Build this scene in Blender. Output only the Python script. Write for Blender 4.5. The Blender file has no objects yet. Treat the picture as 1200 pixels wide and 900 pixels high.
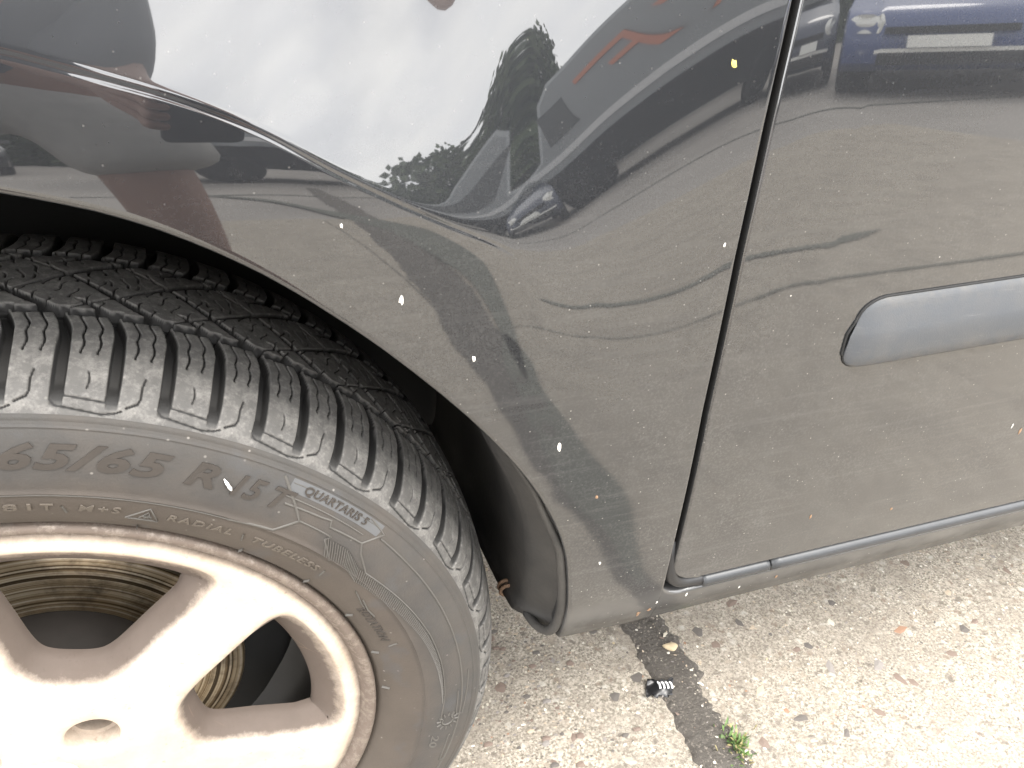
import bpy, bmesh, math, random
import numpy as np
from mathutils import Vector, Matrix

sc = bpy.context.scene
random.seed(7); rng = np.random.default_rng(7)
HZ = 0.288                                   # hub height above the ground

# ------------------------------------------------------------------ camera, world, sun, exposure
cam_d = bpy.data.cameras.new('camera'); cam = bpy.data.objects.new('camera', cam_d)
sc.collection.objects.link(cam); sc.camera = cam
yaw, pitch, roll = 0.325305, -0.613119, 0.0351114
f_ = Vector((math.sin(yaw)*math.cos(pitch), math.cos(yaw)*math.cos(pitch), math.sin(pitch)))
r0 = Vector((math.cos(yaw), -math.sin(yaw), 0)); u0 = r0.cross(f_)
r_ = math.cos(roll)*r0 + math.sin(roll)*u0; u_ = -math.sin(roll)*r0 + math.cos(roll)*u0
CAMP = Vector((0.176609, -0.361441, 0.510147 + HZ))
cam.matrix_world = Matrix(((r_.x, u_.x, -f_.x, CAMP.x), (r_.y, u_.y, -f_.y, CAMP.y), (r_.z, u_.z, -f_.z, CAMP.z), (0, 0, 0, 1)))
cam_d.sensor_width = 36; cam_d.sensor_fit = 'HORIZONTAL'; cam_d.lens = 36*975.1/1200
cam_d.clip_start = 0.005; cam_d.clip_end = 500

SUN_AZ, SUN_EL = 35.0, 58.0                   # azimuth from -Y towards +X
sdir = Vector((math.sin(math.radians(SUN_AZ))*math.cos(math.radians(SUN_EL)), -math.cos(math.radians(SUN_AZ))*math.cos(math.radians(SUN_EL)), math.sin(math.radians(SUN_EL))))
sun_d = bpy.data.lights.new('sun', 'SUN'); sun_d.energy = 1.85; sun_d.angle = math.radians(16); sun_d.color = (1, .95, .88)
sun = bpy.data.objects.new('sun', sun_d); sc.collection.objects.link(sun)
sun.rotation_euler = sdir.to_track_quat('Z', 'Y').to_euler(); sun.location = sdir*20

world = bpy.data.worlds.new('World'); sc.world = world; world.use_nodes = True
wn, wl = world.node_tree.nodes, world.node_tree.links
wn.clear()
wo = wn.new('ShaderNodeOutputWorld'); bg = wn.new('ShaderNodeBackground'); sky = wn.new('ShaderNodeTexSky')
sky.sky_type = 'NISHITA'; sky.sun_disc = False
sky.sun_elevation = math.radians(SUN_EL); sky.sun_rotation = math.radians(180 - SUN_AZ)
tc = wn.new('ShaderNodeTexCoord'); mp = wn.new('ShaderNodeMapping'); mp.inputs['Scale'].default_value = (1, 1, 2.2)
nz = wn.new('ShaderNodeTexNoise'); nz.inputs['Scale'].default_value = 2.3; nz.inputs['Detail'].default_value = 6; nz.inputs['Roughness'].default_value = .55
cr = wn.new('ShaderNodeValToRGB'); cr.color_ramp.elements[0].position = .30; cr.color_ramp.elements[0].color = (.8, .8, .8, 1); cr.color_ramp.elements[1].position = .52; cr.color_ramp.elements[1].color = (1, 1, 1, 1)
nz2 = wn.new('ShaderNodeTexNoise'); nz2.inputs['Scale'].default_value = 4.5; nz2.inputs['Detail'].default_value = 5
cc = wn.new('ShaderNodeValToRGB'); cc.color_ramp.elements[0].position = .35; cc.color_ramp.elements[0].color = (.88, .885, .90, 1); cc.color_ramp.elements[1].position = .65; cc.color_ramp.elements[1].color = (1, .99, .97, 1)
gain = wn.new('ShaderNodeVectorMath'); gain.operation = 'SCALE'; gain.inputs['Scale'].default_value = 35.0
mx = wn.new('ShaderNodeMix'); mx.data_type = 'RGBA'
wl.new(tc.outputs['Generated'], mp.inputs['Vector']); wl.new(mp.outputs[0], nz.inputs['Vector']); wl.new(mp.outputs[0], nz2.inputs['Vector'])
wl.new(nz.outputs['Fac'], cr.inputs[0]); wl.new(nz2.outputs['Fac'], cc.inputs[0]); wl.new(cc.outputs[0], gain.inputs[0])
wl.new(cr.outputs[0], mx.inputs['Factor']); wl.new(sky.outputs[0], mx.inputs['A']); wl.new(gain.outputs[0], mx.inputs['B'])
wl.new(mx.outputs['Result'], bg.inputs['Color']); bg.inputs['Strength'].default_value = 0.1
wl.new(bg.outputs[0], wo.inputs['Surface'])
sc.view_settings.view_transform = 'Standard'; sc.view_settings.look = 'None'
sc.view_settings.exposure = 1.25; sc.view_settings.gamma = 1
sc.cycles.max_bounces = 6; sc.cycles.glossy_bounces = 4; sc.cycles.diffuse_bounces = 3
sc.cycles.use_denoising = True

# ------------------------------------------------------------------ materials
class NT:
    def __init__(s, name):
        s.m = bpy.data.materials.new(name); s.m.use_nodes = True
        s.t = s.m.node_tree; s.n = s.t.nodes; s.l = s.t.links; s.n.clear()
        s.out = s.n.new('ShaderNodeOutputMaterial')
        s._obj = None
    def obj(s):
        if not s._obj: s._obj = s.n.new('ShaderNodeTexCoord')
        return s._obj.outputs['Object']
    def link(s, a, b): s.l.new(a, b)
    def noise(s, scale, detail=4, rough=.55, vec=None, dist=0):
        n = s.n.new('ShaderNodeTexNoise'); n.inputs['Scale'].default_value = scale; n.inputs['Detail'].default_value = detail
        n.inputs['Roughness'].default_value = rough; n.inputs['Distortion'].default_value = dist
        s.link(vec or s.obj(), n.inputs['Vector']); return n.outputs['Fac']
    def vor(s, scale, out='Distance', vec=None, rnd=1):
        n = s.n.new('ShaderNodeTexVoronoi'); n.inputs['Scale'].default_value = scale; n.inputs['Randomness'].default_value = rnd
        s.link(vec or s.obj(), n.inputs['Vector']); return n.outputs[out] if out else n
    def map(s, scale=(1, 1, 1), rot=(0, 0, 0)):
        n = s.n.new('ShaderNodeMapping'); n.inputs['Scale'].default_value = scale; n.inputs['Rotation'].default_value = rot
        s.link(s.obj(), n.inputs['Vector']); return n.outputs[0]
    def ramp(s, fac, stops, interp='LINEAR'):
        n = s.n.new('ShaderNodeValToRGB'); r = n.color_ramp; r.interpolation = interp
        while len(r.elements) < len(stops): r.elements.new(.5)
        for e, (p, c) in zip(r.elements, stops):
            e.position = p; e.color = (c, c, c, 1) if not isinstance(c, tuple) else (*c, 1)
        s.link(fac, n.inputs[0]); return n.outputs[0]
    def mix(s, fac, a, b, mode='MIX'):
        n = s.n.new('ShaderNodeMix'); n.data_type = 'RGBA'; n.blend_type = mode
        for v, k in ((fac, 'Factor'), (a, 'A'), (b, 'B')):
            i = n.inputs[k]
            if hasattr(v, 'is_linked'): s.link(v, i)
            elif isinstance(v, tuple): i.default_value = (*v, 1)
            else: i.default_value = v if k == 'Factor' else (v, v, v, 1)
        return n.outputs['Result']
    def math(s, op, a, b=0., clamp=False):
        n = s.n.new('ShaderNodeMath'); n.operation = op; n.use_clamp = clamp
        for v, i in ((a, n.inputs[0]), (b, n.inputs[1])):
            if hasattr(v, 'is_linked'): s.link(v, i)
            else: i.default_value = v
        return n.outputs[0]
    def attr(s, name):
        n = s.n.new('ShaderNodeAttribute'); n.attribute_name = name; return n.outputs['Fac']
    def sep(s, vec=None):
        n = s.n.new('ShaderNodeSeparateXYZ'); s.link(vec or s.obj(), n.inputs[0]); return n.outputs
    def bump(s, h, strength=.3, dist=.001, normal=None):
        n = s.n.new('ShaderNodeBump'); n.inputs['Strength'].default_value = strength; n.inputs['Distance'].default_value = dist
        s.link(h, n.inputs['Height'])
        if normal: s.link(normal, n.inputs['Normal'])
        return n.outputs[0]
    def bsdf(s, color=(.5, .5, .5), rough=.5, metal=0, normal=None, **kw):
        n = s.n.new('ShaderNodeBsdfPrincipled')
        for v, k in ((color, 'Base Color'), (rough, 'Roughness'), (metal, 'Metallic')):
            if hasattr(v, 'is_linked'): s.link(v, n.inputs[k])
            elif isinstance(v, tuple): n.inputs[k].default_value = (*v, 1)
            else: n.inputs[k].default_value = v
        for k, v in kw.items():
            k = k.replace('_', ' ')
            if hasattr(v, 'is_linked'): s.link(v, n.inputs[k])
            else: n.inputs[k].default_value = v
        if normal: s.link(normal, n.inputs['Normal'])
        return n.outputs[0]
    def mixsh(s, fac, a, b):
        n = s.n.new('ShaderNodeMixShader')
        if hasattr(fac, 'is_linked'): s.link(fac, n.inputs[0])
        else: n.inputs[0].default_value = fac
        s.link(a, n.inputs[1]); s.link(b, n.inputs[2]); return n.outputs[0]
    def done(s, sh): s.link(sh, s.out.inputs['Surface']); return s.m

def simple(name, col, rough=.6, metal=0, var=.25, scale=30, bump=.0, **kw):
    t = NT(name); n = t.noise(scale, 5)
    c = t.mix(n, tuple(max(0, x*(1-var)) for x in col), tuple(min(1, x*(1+var)) for x in col))
    nb = t.bump(t.noise(scale*6, 3), bump, .001) if bump else None
    return t.done(t.bsdf(c, rough, metal, nb, **kw))

def make_paint(name, dirt_amount):
    t = NT(name)
    wob = t.bump(t.noise(7, 2), .028, .02)
    x, y, z = t.sep()
    low = t.ramp(t.math('MULTIPLY', z, 1.0), [(.30, 1.), (.46, .72), (.58, .42), (.68, .10), (.80, .03)])
    base = t.bsdf((.008, .009, .011), .35, 0, None, Specular_IOR_Level=.2, Coat_Weight=1., Coat_Roughness=t.math('ADD', t.math('MULTIPLY', t.math('POWER', low, 2.), .09), .02), Coat_IOR=1.80)
    film = t.math('MULTIPLY', t.math('MULTIPLY', t.math('MULTIPLY', t.ramp(t.noise(6, 8, .72), [(.32, .30), (.68, 1.0)]), t.ramp(t.noise(38, 5, .7), [(.35, .55), (.65, 1.0)])), low), dirt_amount)
    mott = t.math('MULTIPLY', t.ramp(t.noise(5, 8, .75, None, .6), [(.34, .18), (.66, 1.)]), t.ramp(t.noise(26, 6, .75), [(.36, .35), (.64, 1.)]))
    fine = t.math('MULTIPLY', t.math('MULTIPLY', t.ramp(t.noise(620, 4, .75), [(.46, 0.), (.66, .46)]), mott), low)
    streak = t.math('MULTIPLY', t.ramp(t.noise(1, 6, .7, t.map((9, 9, 150), (0, .42, 0))), [(.53, 0.), (.72, .17)]), low)
    film = t.math('ADD', t.math('ADD', film, fine), streak)
    sill_dark = t.math('MULTIPLY', t.ramp(z, [(.330, 1.), (.362, 0.)]), t.ramp(t.noise(30, 5, .7), [(.3, .6), (.6, 1.)]))  # dark lower edge painted in for the sill's dim reflection
    film = t.math('MAXIMUM', film, t.math('MULTIPLY', sill_dark, .85))
    vo = t.vor(260, None)
    spk = t.math('MULTIPLY', t.ramp(vo.outputs['Distance'], [(.04, 1.), (.15, 0.)]), t.math('MULTIPLY', t.ramp(t.sep(vo.outputs['Color'])[0], [(.66, 0.), (1., .30)]), t.math('ADD', low, .15)))
    vo2 = t.vor(85, None)
    spk2 = t.math('MULTIPLY', t.ramp(vo2.outputs['Distance'], [(.02, 1.), (.055, 0.)]), t.ramp(t.sep(vo2.outputs['Color'])[1], [(.95, 0.), (1., .7)]))
    d = t.mix(t.noise(14, 4), (.19, .184, .176), (.125, .122, .118))
    rust = t.ramp(t.noise(23, 3), [(.68, 0.), (.78, .3)])
    d = t.mix(rust, d, (.17, .13, .10))
    d = t.mix(sill_dark, d, (.022, .021, .020))
    dust = t.bsdf(d, .95, 0, None, Specular_IOR_Level=.05)
    sh = t.mixsh(t.math('MINIMUM', film, .62), base, dust)
    wh = t.bsdf((.75, .72, .66), .9)
    sh = t.mixsh(t.math('MAXIMUM', spk, spk2), sh, wh)
    return t.done(sh)

M = {}
M['paint'] = make_paint('dusty_black_paint', .07)
M['gap'] = simple('rubber_and_gap_shade', (.006, .006, .006), .8)  # seal rubber, and the black that stands for shade on panel folds
M['seal'] = simple('sill_seal_rubber', (.026, .028, .031), .42, 0, .3, 60)
M['seal_dark'] = simple('dark_seal_rubber', (.012, .012, .013), .5)
def plastic_trim():
    t = NT('satin_trim_plastic')
    d = t.ramp(t.noise(35, 6, .7), [(.4, 0.), (.75, .35)])
    c = t.mix(d, (.060, .064, .070), (.095, .089, .080))
    x, y, z = t.sep()
    rim_dirt = t.math('MULTIPLY', t.math('MAXIMUM', t.ramp(z, [(.526, 1.), (.541, 0.)]), t.ramp(z, [(.563, 0.), (.571, 1.)])), t.ramp(t.noise(70, 6, .75), [(.38, .05), (.68, .5)]))
    c = t.mix(rim_dirt, c, (.12, .11, .095))
    c = t.mix(t.ramp(t.noise(1, 6, .75, t.map((20, 20, 240))), [(.60, 0.), (.72, .45)]), c, (.15, .147, .142))
    return t.done(t.bsdf(c, .62, .0, t.bump(t.noise(1100, 3), .25, .0005), Specular_IOR_Level=.2))
M['trim'] = plastic_trim()
def liner():
    t = NT('dusty_liner_plastic')
    d = t.ramp(t.noise(18, 6, .7), [(.35, 0.), (.75, .7)])
    c = t.mix(d, (.015, .0145, .014), (.052, .048, .043))
    return t.done(t.bsdf(c, .62, 0, t.bump(t.noise(300, 4), .25, .001)))
M['liner'] = liner()

M['under'] = simple('underbody_black', (.012, .012, .012), .9)
def rubber(name, dusty, side=False):
    t = NT(name)
    n = t.ramp(t.noise(45, 7, .7), [(.35, 0.), (.75, 1.)])
    c = t.mix(n, (.030, .029, .028), dusty)
    x, y, z = t.sep()
    r = t.math('SQRT', t.math('ADD', t.math('MULTIPLY', x, x), t.math('MULTIPLY', z, z)))
    if side:
        br = t.ramp(t.math('MULTIPLY', r, 3.), [(.60, (.062, .048, .036)), (.70, (.058, .046, .037)), (.745, (.042, .039, .037)), (.86, (.050, .048, .045))])
        c = t.mix(.65, c, br)
        blot = t.ramp(t.noise(16, 5, .65), [(.45, 0.), (.72, .55)])
        c = t.mix(blot, c, (.068, .056, .046))
        col = t.ramp(t.noise(38, 3), [(.60, 0.), (.70, .3)])
        c = t.mix(col, c, (.05, .054, .06))
    vo = t.vor(330, None)
    sp = t.math('MULTIPLY', t.ramp(vo.outputs['Distance'], [(.14, 1.), (.30, 0.)]), t.ramp(t.sep(vo.outputs['Color'])[0], [(.965 if side else .88, 0.), (1., .4 if side else .5)]))
    c = t.mix(sp, c, (.36, .34, .31))
    if not side:
        c = t.mix(.5, c, (.10, .097, .092))
        c = t.mix(t.ramp(t.noise(150, 6, .75), [(.46, 0.), (.66, .7)]), c, (.165, .158, .149))
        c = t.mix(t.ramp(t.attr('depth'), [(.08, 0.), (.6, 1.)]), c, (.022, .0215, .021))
    b = t.bump(t.noise(700, 4), .3, .0006)
    return t.done(t.bsdf(c, .72, 0, b, Specular_IOR_Level=.35))
M['side'] = rubber('sidewall_rubber', (.06, .054, .047), True)
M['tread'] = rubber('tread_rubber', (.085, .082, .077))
M['letter'] = simple('letter_rubber', (.027, .022, .018), .7, 0, .3, 60)
M['name_panel'] = simple('name_panel_rubber', (.072, .074, .077), .7, 0, .15, 60)
M['letter2'] = simple('small_letter_rubber', (.072, .06, .048), .7, 0, .3, 60)
M['ridge'] = simple('ridge_rubber', (.062, .058, .052), .7, 0, .2, 60)
def rimmat():
    t = NT('dirty_silver_rim')
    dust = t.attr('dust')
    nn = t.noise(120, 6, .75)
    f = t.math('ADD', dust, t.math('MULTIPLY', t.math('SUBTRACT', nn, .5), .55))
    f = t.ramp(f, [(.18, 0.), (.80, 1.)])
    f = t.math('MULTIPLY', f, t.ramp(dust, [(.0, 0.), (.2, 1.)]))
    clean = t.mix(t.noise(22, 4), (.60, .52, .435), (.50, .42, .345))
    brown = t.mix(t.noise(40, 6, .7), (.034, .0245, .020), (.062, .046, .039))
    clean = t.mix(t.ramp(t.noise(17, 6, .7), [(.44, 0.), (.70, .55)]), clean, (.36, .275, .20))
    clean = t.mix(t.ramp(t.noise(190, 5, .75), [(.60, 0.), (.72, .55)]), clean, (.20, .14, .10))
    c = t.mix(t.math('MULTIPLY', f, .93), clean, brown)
    cr_ = t.ramp(t.vor(15, 'Distance'), [(.0, 0.), (1, 0.)])
    # hairline cracks in the lacquer
    v = t.n.new('ShaderNodeTexVoronoi'); v.feature = 'DISTANCE_TO_EDGE'; v.inputs['Scale'].default_value = 26
    t.link(t.obj(), v.inputs['Vector'])
    crack = t.math('MULTIPLY', t.ramp(v.outputs['Distance'], [(.0, 1.), (.012, 0.)]), t.ramp(t.noise(14, 2), [(.58, 0.), (.66, .6)]))
    c = t.mix(crack, c, (.2, .14, .10))
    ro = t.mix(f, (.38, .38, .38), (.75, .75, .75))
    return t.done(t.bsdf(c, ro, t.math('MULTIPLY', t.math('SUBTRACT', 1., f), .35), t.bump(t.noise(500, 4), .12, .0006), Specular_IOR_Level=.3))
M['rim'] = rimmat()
def lipmat():
    t = NT('corroded_rim_lip')
    n = t.ramp(t.noise(110, 7, .75), [(.48, 0.), (.70, 1.)])
    c = t.mix(n, (.10, .077, .062), (.25, .215, .185))
    return t.done(t.bsdf(c, t.mix(n, .7, .28), t.math('MULTIPLY', n, .8), t.bump(t.noise(260, 5), .5, .001)))
M['lip'] = lipmat()
def discmat():
    t = NT('worn_brake_disc')
    x, y, z = t.sep()
    r = t.math('SQRT', t.math('ADD', t.math('MULTIPLY', x, x), t.math('MULTIPLY', z, z)))
    w = t.n.new('ShaderNodeTexNoise'); w.noise_dimensions = '1D'; w.inputs['Scale'].default_value = 330; w.inputs['Detail'].default_value = 5; w.inputs['Roughness'].default_value = .7
    t.link(r, w.inputs['W'])
    c = t.ramp(w.outputs['Fac'], [(.36, (.03, .022, .014)), (.44, (.20, .145, .085)), (.54, (.40, .33, .23)), (.70, (.62, .57, .48))])
    c = t.mix(t.ramp(t.noise(12, 4), [(.4, 0.), (.65, .8)]), c, (.16, .105, .05))
    c = t.mix(t.ramp(t.noise(34, 5, .7), [(.5, 0.), (.68, .7)]), c, (.035, .027, .02))
    return t.done(t.bsdf(c, .38, .75, t.bump(w.outputs['Fac'], .25, .0008)))
M['disc'] = discmat()
M['hat'] = simple('disc_hat_rust', (.018, .015, .013), .75, .2, .5, 40)
M['barrel'] = simple('rim_barrel_dust', (.018, .016, .015), .55, .3, .5, 30)
def concrete():
    t = NT('exposed_aggregate_concrete')
    g = t.ramp(t.noise(340, 5, .78), [(.37, (.11, .11, .085)), (.45, (.24, .210, .170)), (.53, (.39, .352, .297)), (.62, (.53, .488, .415))])
    dn = t.n.new('ShaderNodeTexNoise'); dn.inputs['Scale'].default_value = 130; dn.inputs['Detail'].default_value = 4; t.link(t.obj(), dn.inputs['Vector'])
    va = t.n.new('ShaderNodeVectorMath'); va.operation = 'MULTIPLY_ADD'; t.link(dn.outputs['Color'], va.inputs[0]); va.inputs[1].default_value = (.012, .012, .012); t.link(t.obj(), va.inputs[2])
    vo = t.vor(120, None, va.outputs[0])
    rnd = t.sep(vo.outputs['Color'])
    gcol = t.ramp(rnd[0], [(.0, (.10, .085, .075)), (.12, (.20, .15, .115)), (.25, (.34, .29, .23)), (.55, (.46, .41, .34)), (.85, (.56, .53, .47))], 'CONSTANT')
    m = t.math('MULTIPLY', t.ramp(vo.outputs['Distance'], [(.25, 1.), (.6, 0.)]), t.ramp(rnd[1], [(.5, 0.), (.54, .75)]))
    c = t.mix(m, g, gcol)
    st = t.ramp(t.noise(3, 6, .65), [(.35, 0.), (.7, .65)])
    c = t.mix(st, c, t.mix(.5, c, (.21, .182, .150)))
    c = t.mix(t.ramp(t.noise(9, 7, .7), [(.47, 0.), (.66, .5)]), c, (.19, .168, .142))
    c = t.mix(t.ramp(t.noise(42, 5, .7), [(.48, 0.), (.68, .55)]), c, (.23, .20, .165))
    b = t.bump(t.noise(330, 5, .7), .8, .0025)
    b = t.bump(t.noise(90, 4, .6), .35, .003, b)
    return t.done(t.bsdf(c, .9, 0, b, Specular_IOR_Level=.25))
M['concrete'] = concrete()
def road():
    t = NT('worn_yard_concrete')
    c = t.mix(t.noise(1.1, 8, .65), (.23, .213, .195), (.33, .307, .28))
    c = t.mix(t.ramp(t.noise(.45, 5, .6), [(.45, 0.), (.7, .5)]), c, (.14, .13, .12))
    c = t.mix(t.math('MULTIPLY', t.ramp(t.noise(60, 4), [(.4, 0.), (.7, 1.)]), .4), c, (.16, .14, .12))
    return t.done(t.bsdf(c, .9, 0, t.bump(t.noise(120, 5), .5, .003)))
M['road'] = road()
def tar():
    t = NT('weathered_tar')
    c = t.mix(t.noise(60, 7, .7), (.07, .062, .054), (.14, .124, .106))
    m = t.math('MULTIPLY', t.ramp(t.noise(300, 4, .65), [(.55, 0.), (.63, .8)]), t.ramp(t.noise(40, 4, .7), [(.40, .15), (.62, 1.)]))
    c = t.mix(m, c, (.36, .32, .27))
    return t.done(t.bsdf(c, .85, 0, t.bump(t.noise(200, 6, .75), 1., .006)))
M['tar'] = tar()
M['moss'] = simple('mossy_joint', (.10, .102, .085), .95, 0, .4, 14)
PEB = [simple('stone_'+n, c, .8, 0, .25, 90, .2) for n, c in (('cream', (.50, .46, .38)), ('tan', (.40, .33, .25)), ('grey', (.22, .20, .185)), ('brown', (.17, .128, .105)), ('dark', (.11, .098, .088)), ('rust', (.27, .16, .105)), ('white', (.62, .58, .51)), ('yellow', (.44, .36, .235)))]

# ------------------------------------------------------------------ object helpers
WL = {}
def link(o): sc.collection.objects.link(o); return o
def setp(o, parent, world=(0, 0, 0)):
    w = Vector(world); WL[o.name] = w
    if parent is not None: o.parent = parent; o.location = w - WL[parent.name]
    else: o.location = w
    return o
def tag(o, label=None, cat=None, group=None, kind=None):
    if label: o['label'] = label
    if cat: o['category'] = cat
    if group: o['group'] = group
    if kind: o['kind'] = kind
    return o
def empty(name, world, parent=None): return setp(link(bpy.data.objects.new(name, None)), parent, world)
def mesh(name, V, F, mats, mi=None, smooth=True):
    me = bpy.data.meshes.new(name)
    V = np.asarray(V, float)
    me.from_pydata(V.tolist(), [], F if isinstance(F, list) else np.asarray(F).tolist())
    for m in (mats if isinstance(mats, (list, tuple)) else [mats]): me.materials.append(m)
    if mi is not None: me.polygons.foreach_set('material_index', np.asarray(mi, np.int32))
    if smooth: me.polygons.foreach_set('use_smooth', np.ones(len(me.polygons), bool))
    me.update(); return me
def obj(name, V, F, mats, parent=None, origin=(0, 0, 0), mi=None, smooth=True):
    """V in world coordinates, kept relative to origin"""
    V = np.asarray(V, float) - np.asarray(origin, float)
    o = link(bpy.data.objects.new(name, mesh(name, V, F, mats, mi, smooth)))
    return setp(o, parent, origin)
def gridfaces(n, m, closed=False, flip=False):
    i, j = np.meshgrid(np.arange(n if closed else n-1), np.arange(m-1), indexing='ij')
    a = i*m+j; b = ((i+1) % n)*m+j
    F = np.stack([a, b, b+1, a+1], -1).reshape(-1, 4)
    return F[:, ::-1] if flip else F
class MB:
    def __init__(s): s.V = []; s.F = []; s.mi = []; s.n = 0
    def add(s, V, F, mi=0):
        V = np.asarray(V, float); s.V.append(V)
        for f in F: s.F.append([int(k)+s.n for k in f]); s.mi.append(mi)
        s.n += len(V)
    def box(s, lo, hi, mi=0, b=0):
        x0, y0, z0 = lo; x1, y1, z1 = hi
        s.add([(x0, y0, z0), (x1, y0, z0), (x1, y1, z0), (x0, y1, z0), (x0, y0, z1), (x1, y0, z1), (x1, y1, z1), (x0, y1, z1)],
              [(3, 2, 1, 0), (4, 5, 6, 7), (0, 1, 5, 4), (1, 2, 6, 5), (2, 3, 7, 6), (3, 0, 4, 7)], mi)
    def tube(s, pts, rad, n=8, mi=0, caps=True, closed=False):
        P = np.asarray(pts, float); m = len(P); R = np.broadcast_to(rad, (m,))
        T = np.gradient(P, axis=0) if not closed else np.roll(P, -1, 0)-np.roll(P, 1, 0)
        T /= np.linalg.norm(T, axis=1, keepdims=True)+1e-12
        up = np.array([.12, .31, .94]); A = np.cross(T, up); A /= np.linalg.norm(A, axis=1, keepdims=True)+1e-12; B = np.cross(T, A)
        a = np.linspace(0, 2*np.pi, n, endpoint=False)
        V = P[:, None]+R[:, None, None]*(np.cos(a)[None, :, None]*A[:, None]+np.sin(a)[None, :, None]*B[:, None])
        F = []
        for i in range(m if closed else m-1):
            for j in range(n): F.append((i*n+j, i*n+(j+1) % n, ((i+1) % m)*n+(j+1) % n, ((i+1) % m)*n+j))
        if caps and not closed: F += [list(range(n))[::-1], [(m-1)*n+j for j in range(n)]]
        s.add(V.reshape(-1, 3), F, mi)
    def lathe(s, prof, n=96, mi=0, axis='Y', a0=0, a1=2*np.pi):
        prof = np.asarray(prof, float); full = abs(a1-a0-2*np.pi) < 1e-6
        a = np.linspace(a0, a1, n, endpoint=not full)
        V = np.stack([np.cos(a)[:, None]*prof[None, :, 0], np.broadcast_to(prof[None, :, 1], (n, len(prof))), np.sin(a)[:, None]*prof[None, :, 0]], -1)
        s.add(V.reshape(-1, 3), gridfaces(n, len(prof), full), mi)
    def arr(s): return np.concatenate(s.V)
    def build(s, name, mats, parent=None, origin=(0, 0, 0), off=(0, 0, 0), smooth=True):
        return obj(name, s.arr()+np.asarray(off), s.F, mats, parent, origin, s.mi, smooth)
def autosmooth(o, deg=35):
    me = o.data
    me.set_sharp_from_angle(angle=math.radians(deg)); return o

# ---- body side surface: Y = S(x, z); x to the rear, z from the hub, Y into the car
CREASE = np.array([(-.60,.27),(-.42,.325),(-.30,.366),(-.18,.40),(-.06,.424),(.0,.431),(.05,.4345),(.0976,.4313),(.1132,.4263),(.132,.4199),(.1518,.4128),(.1814,.399),(.2132,.3784),(.2341,.366),(.2564,.3539),(.2843,.3389),(.33,.300),(.40,.22),(.5,.10)])
def cspline(xs, ys, x):
    # smooth (Catmull-Rom / monotone-free Hermite) interpolation
    xs=np.asarray(xs,float); ys=np.asarray(ys,float)
    m=np.gradient(ys,xs)
    i=np.clip(np.searchsorted(xs,x)-1,0,len(xs)-2)
    h=xs[i+1]-xs[i]; t=np.clip((x-xs[i])/h,0,1)
    return ((2*t**3-3*t**2+1)*ys[i]+(t**3-2*t**2+t)*h*m[i]+(-2*t**3+3*t**2)*ys[i+1]+(t**3-t**2)*h*m[i+1])
def zcrease(x): return cspline(CREASE[:,0],CREASE[:,1],x)
TZ=[-.05,.03,.045,.06,.15,.27,.36,.40,.44,.52,.60,.75,.95]
TT=[-35,-30,-14,-8,-1,2.5,4.5,5.5,6.5,9,12,20,28]
SX=[-.7,.05,.10,.15,.20,.25,.28,.31,.33,.37,.40,.43,.47,2.]
SU=[.50,.48,.45,.41,.36,.26,.19,.145,.11,.052,.020,.004,0,0]
BU=[.20,.20,.19,.15,.09,.045,.02,.01,0,0,0,0,0,0]
def slope(x,z):
    b=np.tan(np.radians(cspline(TZ,TT,z)))
    q=z-zcrease(x)
    su=np.maximum(cspline(SX,SU,x),0); bu=np.maximum(cspline(SX,BU,x),0)
    w=np.interp(x,[.0,.24,.29,.34,.42],[.0004,.0006,.005,.03,.06])
    up=su/(1+np.exp(-np.clip((q-.0014)/w,-40,40)))
    dn=bu*np.exp(np.minimum(q,0)/.032)
    dn=dn/(1+np.exp(np.clip((q-.0006)/.0005,-40,40)))
    fade=np.clip((.30-x)/.06,0,1)
    ridge=fade*(.26*np.exp(-((q+.0022)/.0005)**2)-.13*np.exp(-((q+.0004)/.0009)**2))
    return b+up+dn+ridge
def S(x,z,n=1500):
    x=np.asarray(x,float); z=np.asarray(z,float); out=np.empty(x.size)
    xf=x.ravel(); zf=z.ravel()
    for a in range(0,xf.size,2000):
        xx=xf[a:a+2000,None]; zz=zf[a:a+2000,None]
        t=np.linspace(0,1,n)[None]; zt=.2+(zz-.2)*t
        s=slope(np.broadcast_to(xx,zt.shape),zt)
        out[a:a+2000]=((s[:,1:]+s[:,:-1])*.5).sum(1)*(zz[:,0]-.2)/(n-1)
    return out.reshape(x.shape)-.030

# ------------------------------------------------------------------ the parked car (front wing, door, sill, wheel)
CO = (0.45, 0.75, 0.0)
car = empty('parked_car', CO)
tag(car, 'dusty black car with a dirty bronze alloy wheel, nearest, filling the view', 'car')
def up(V): V = np.array(V, float); V[..., 2] += HZ; return V

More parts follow.
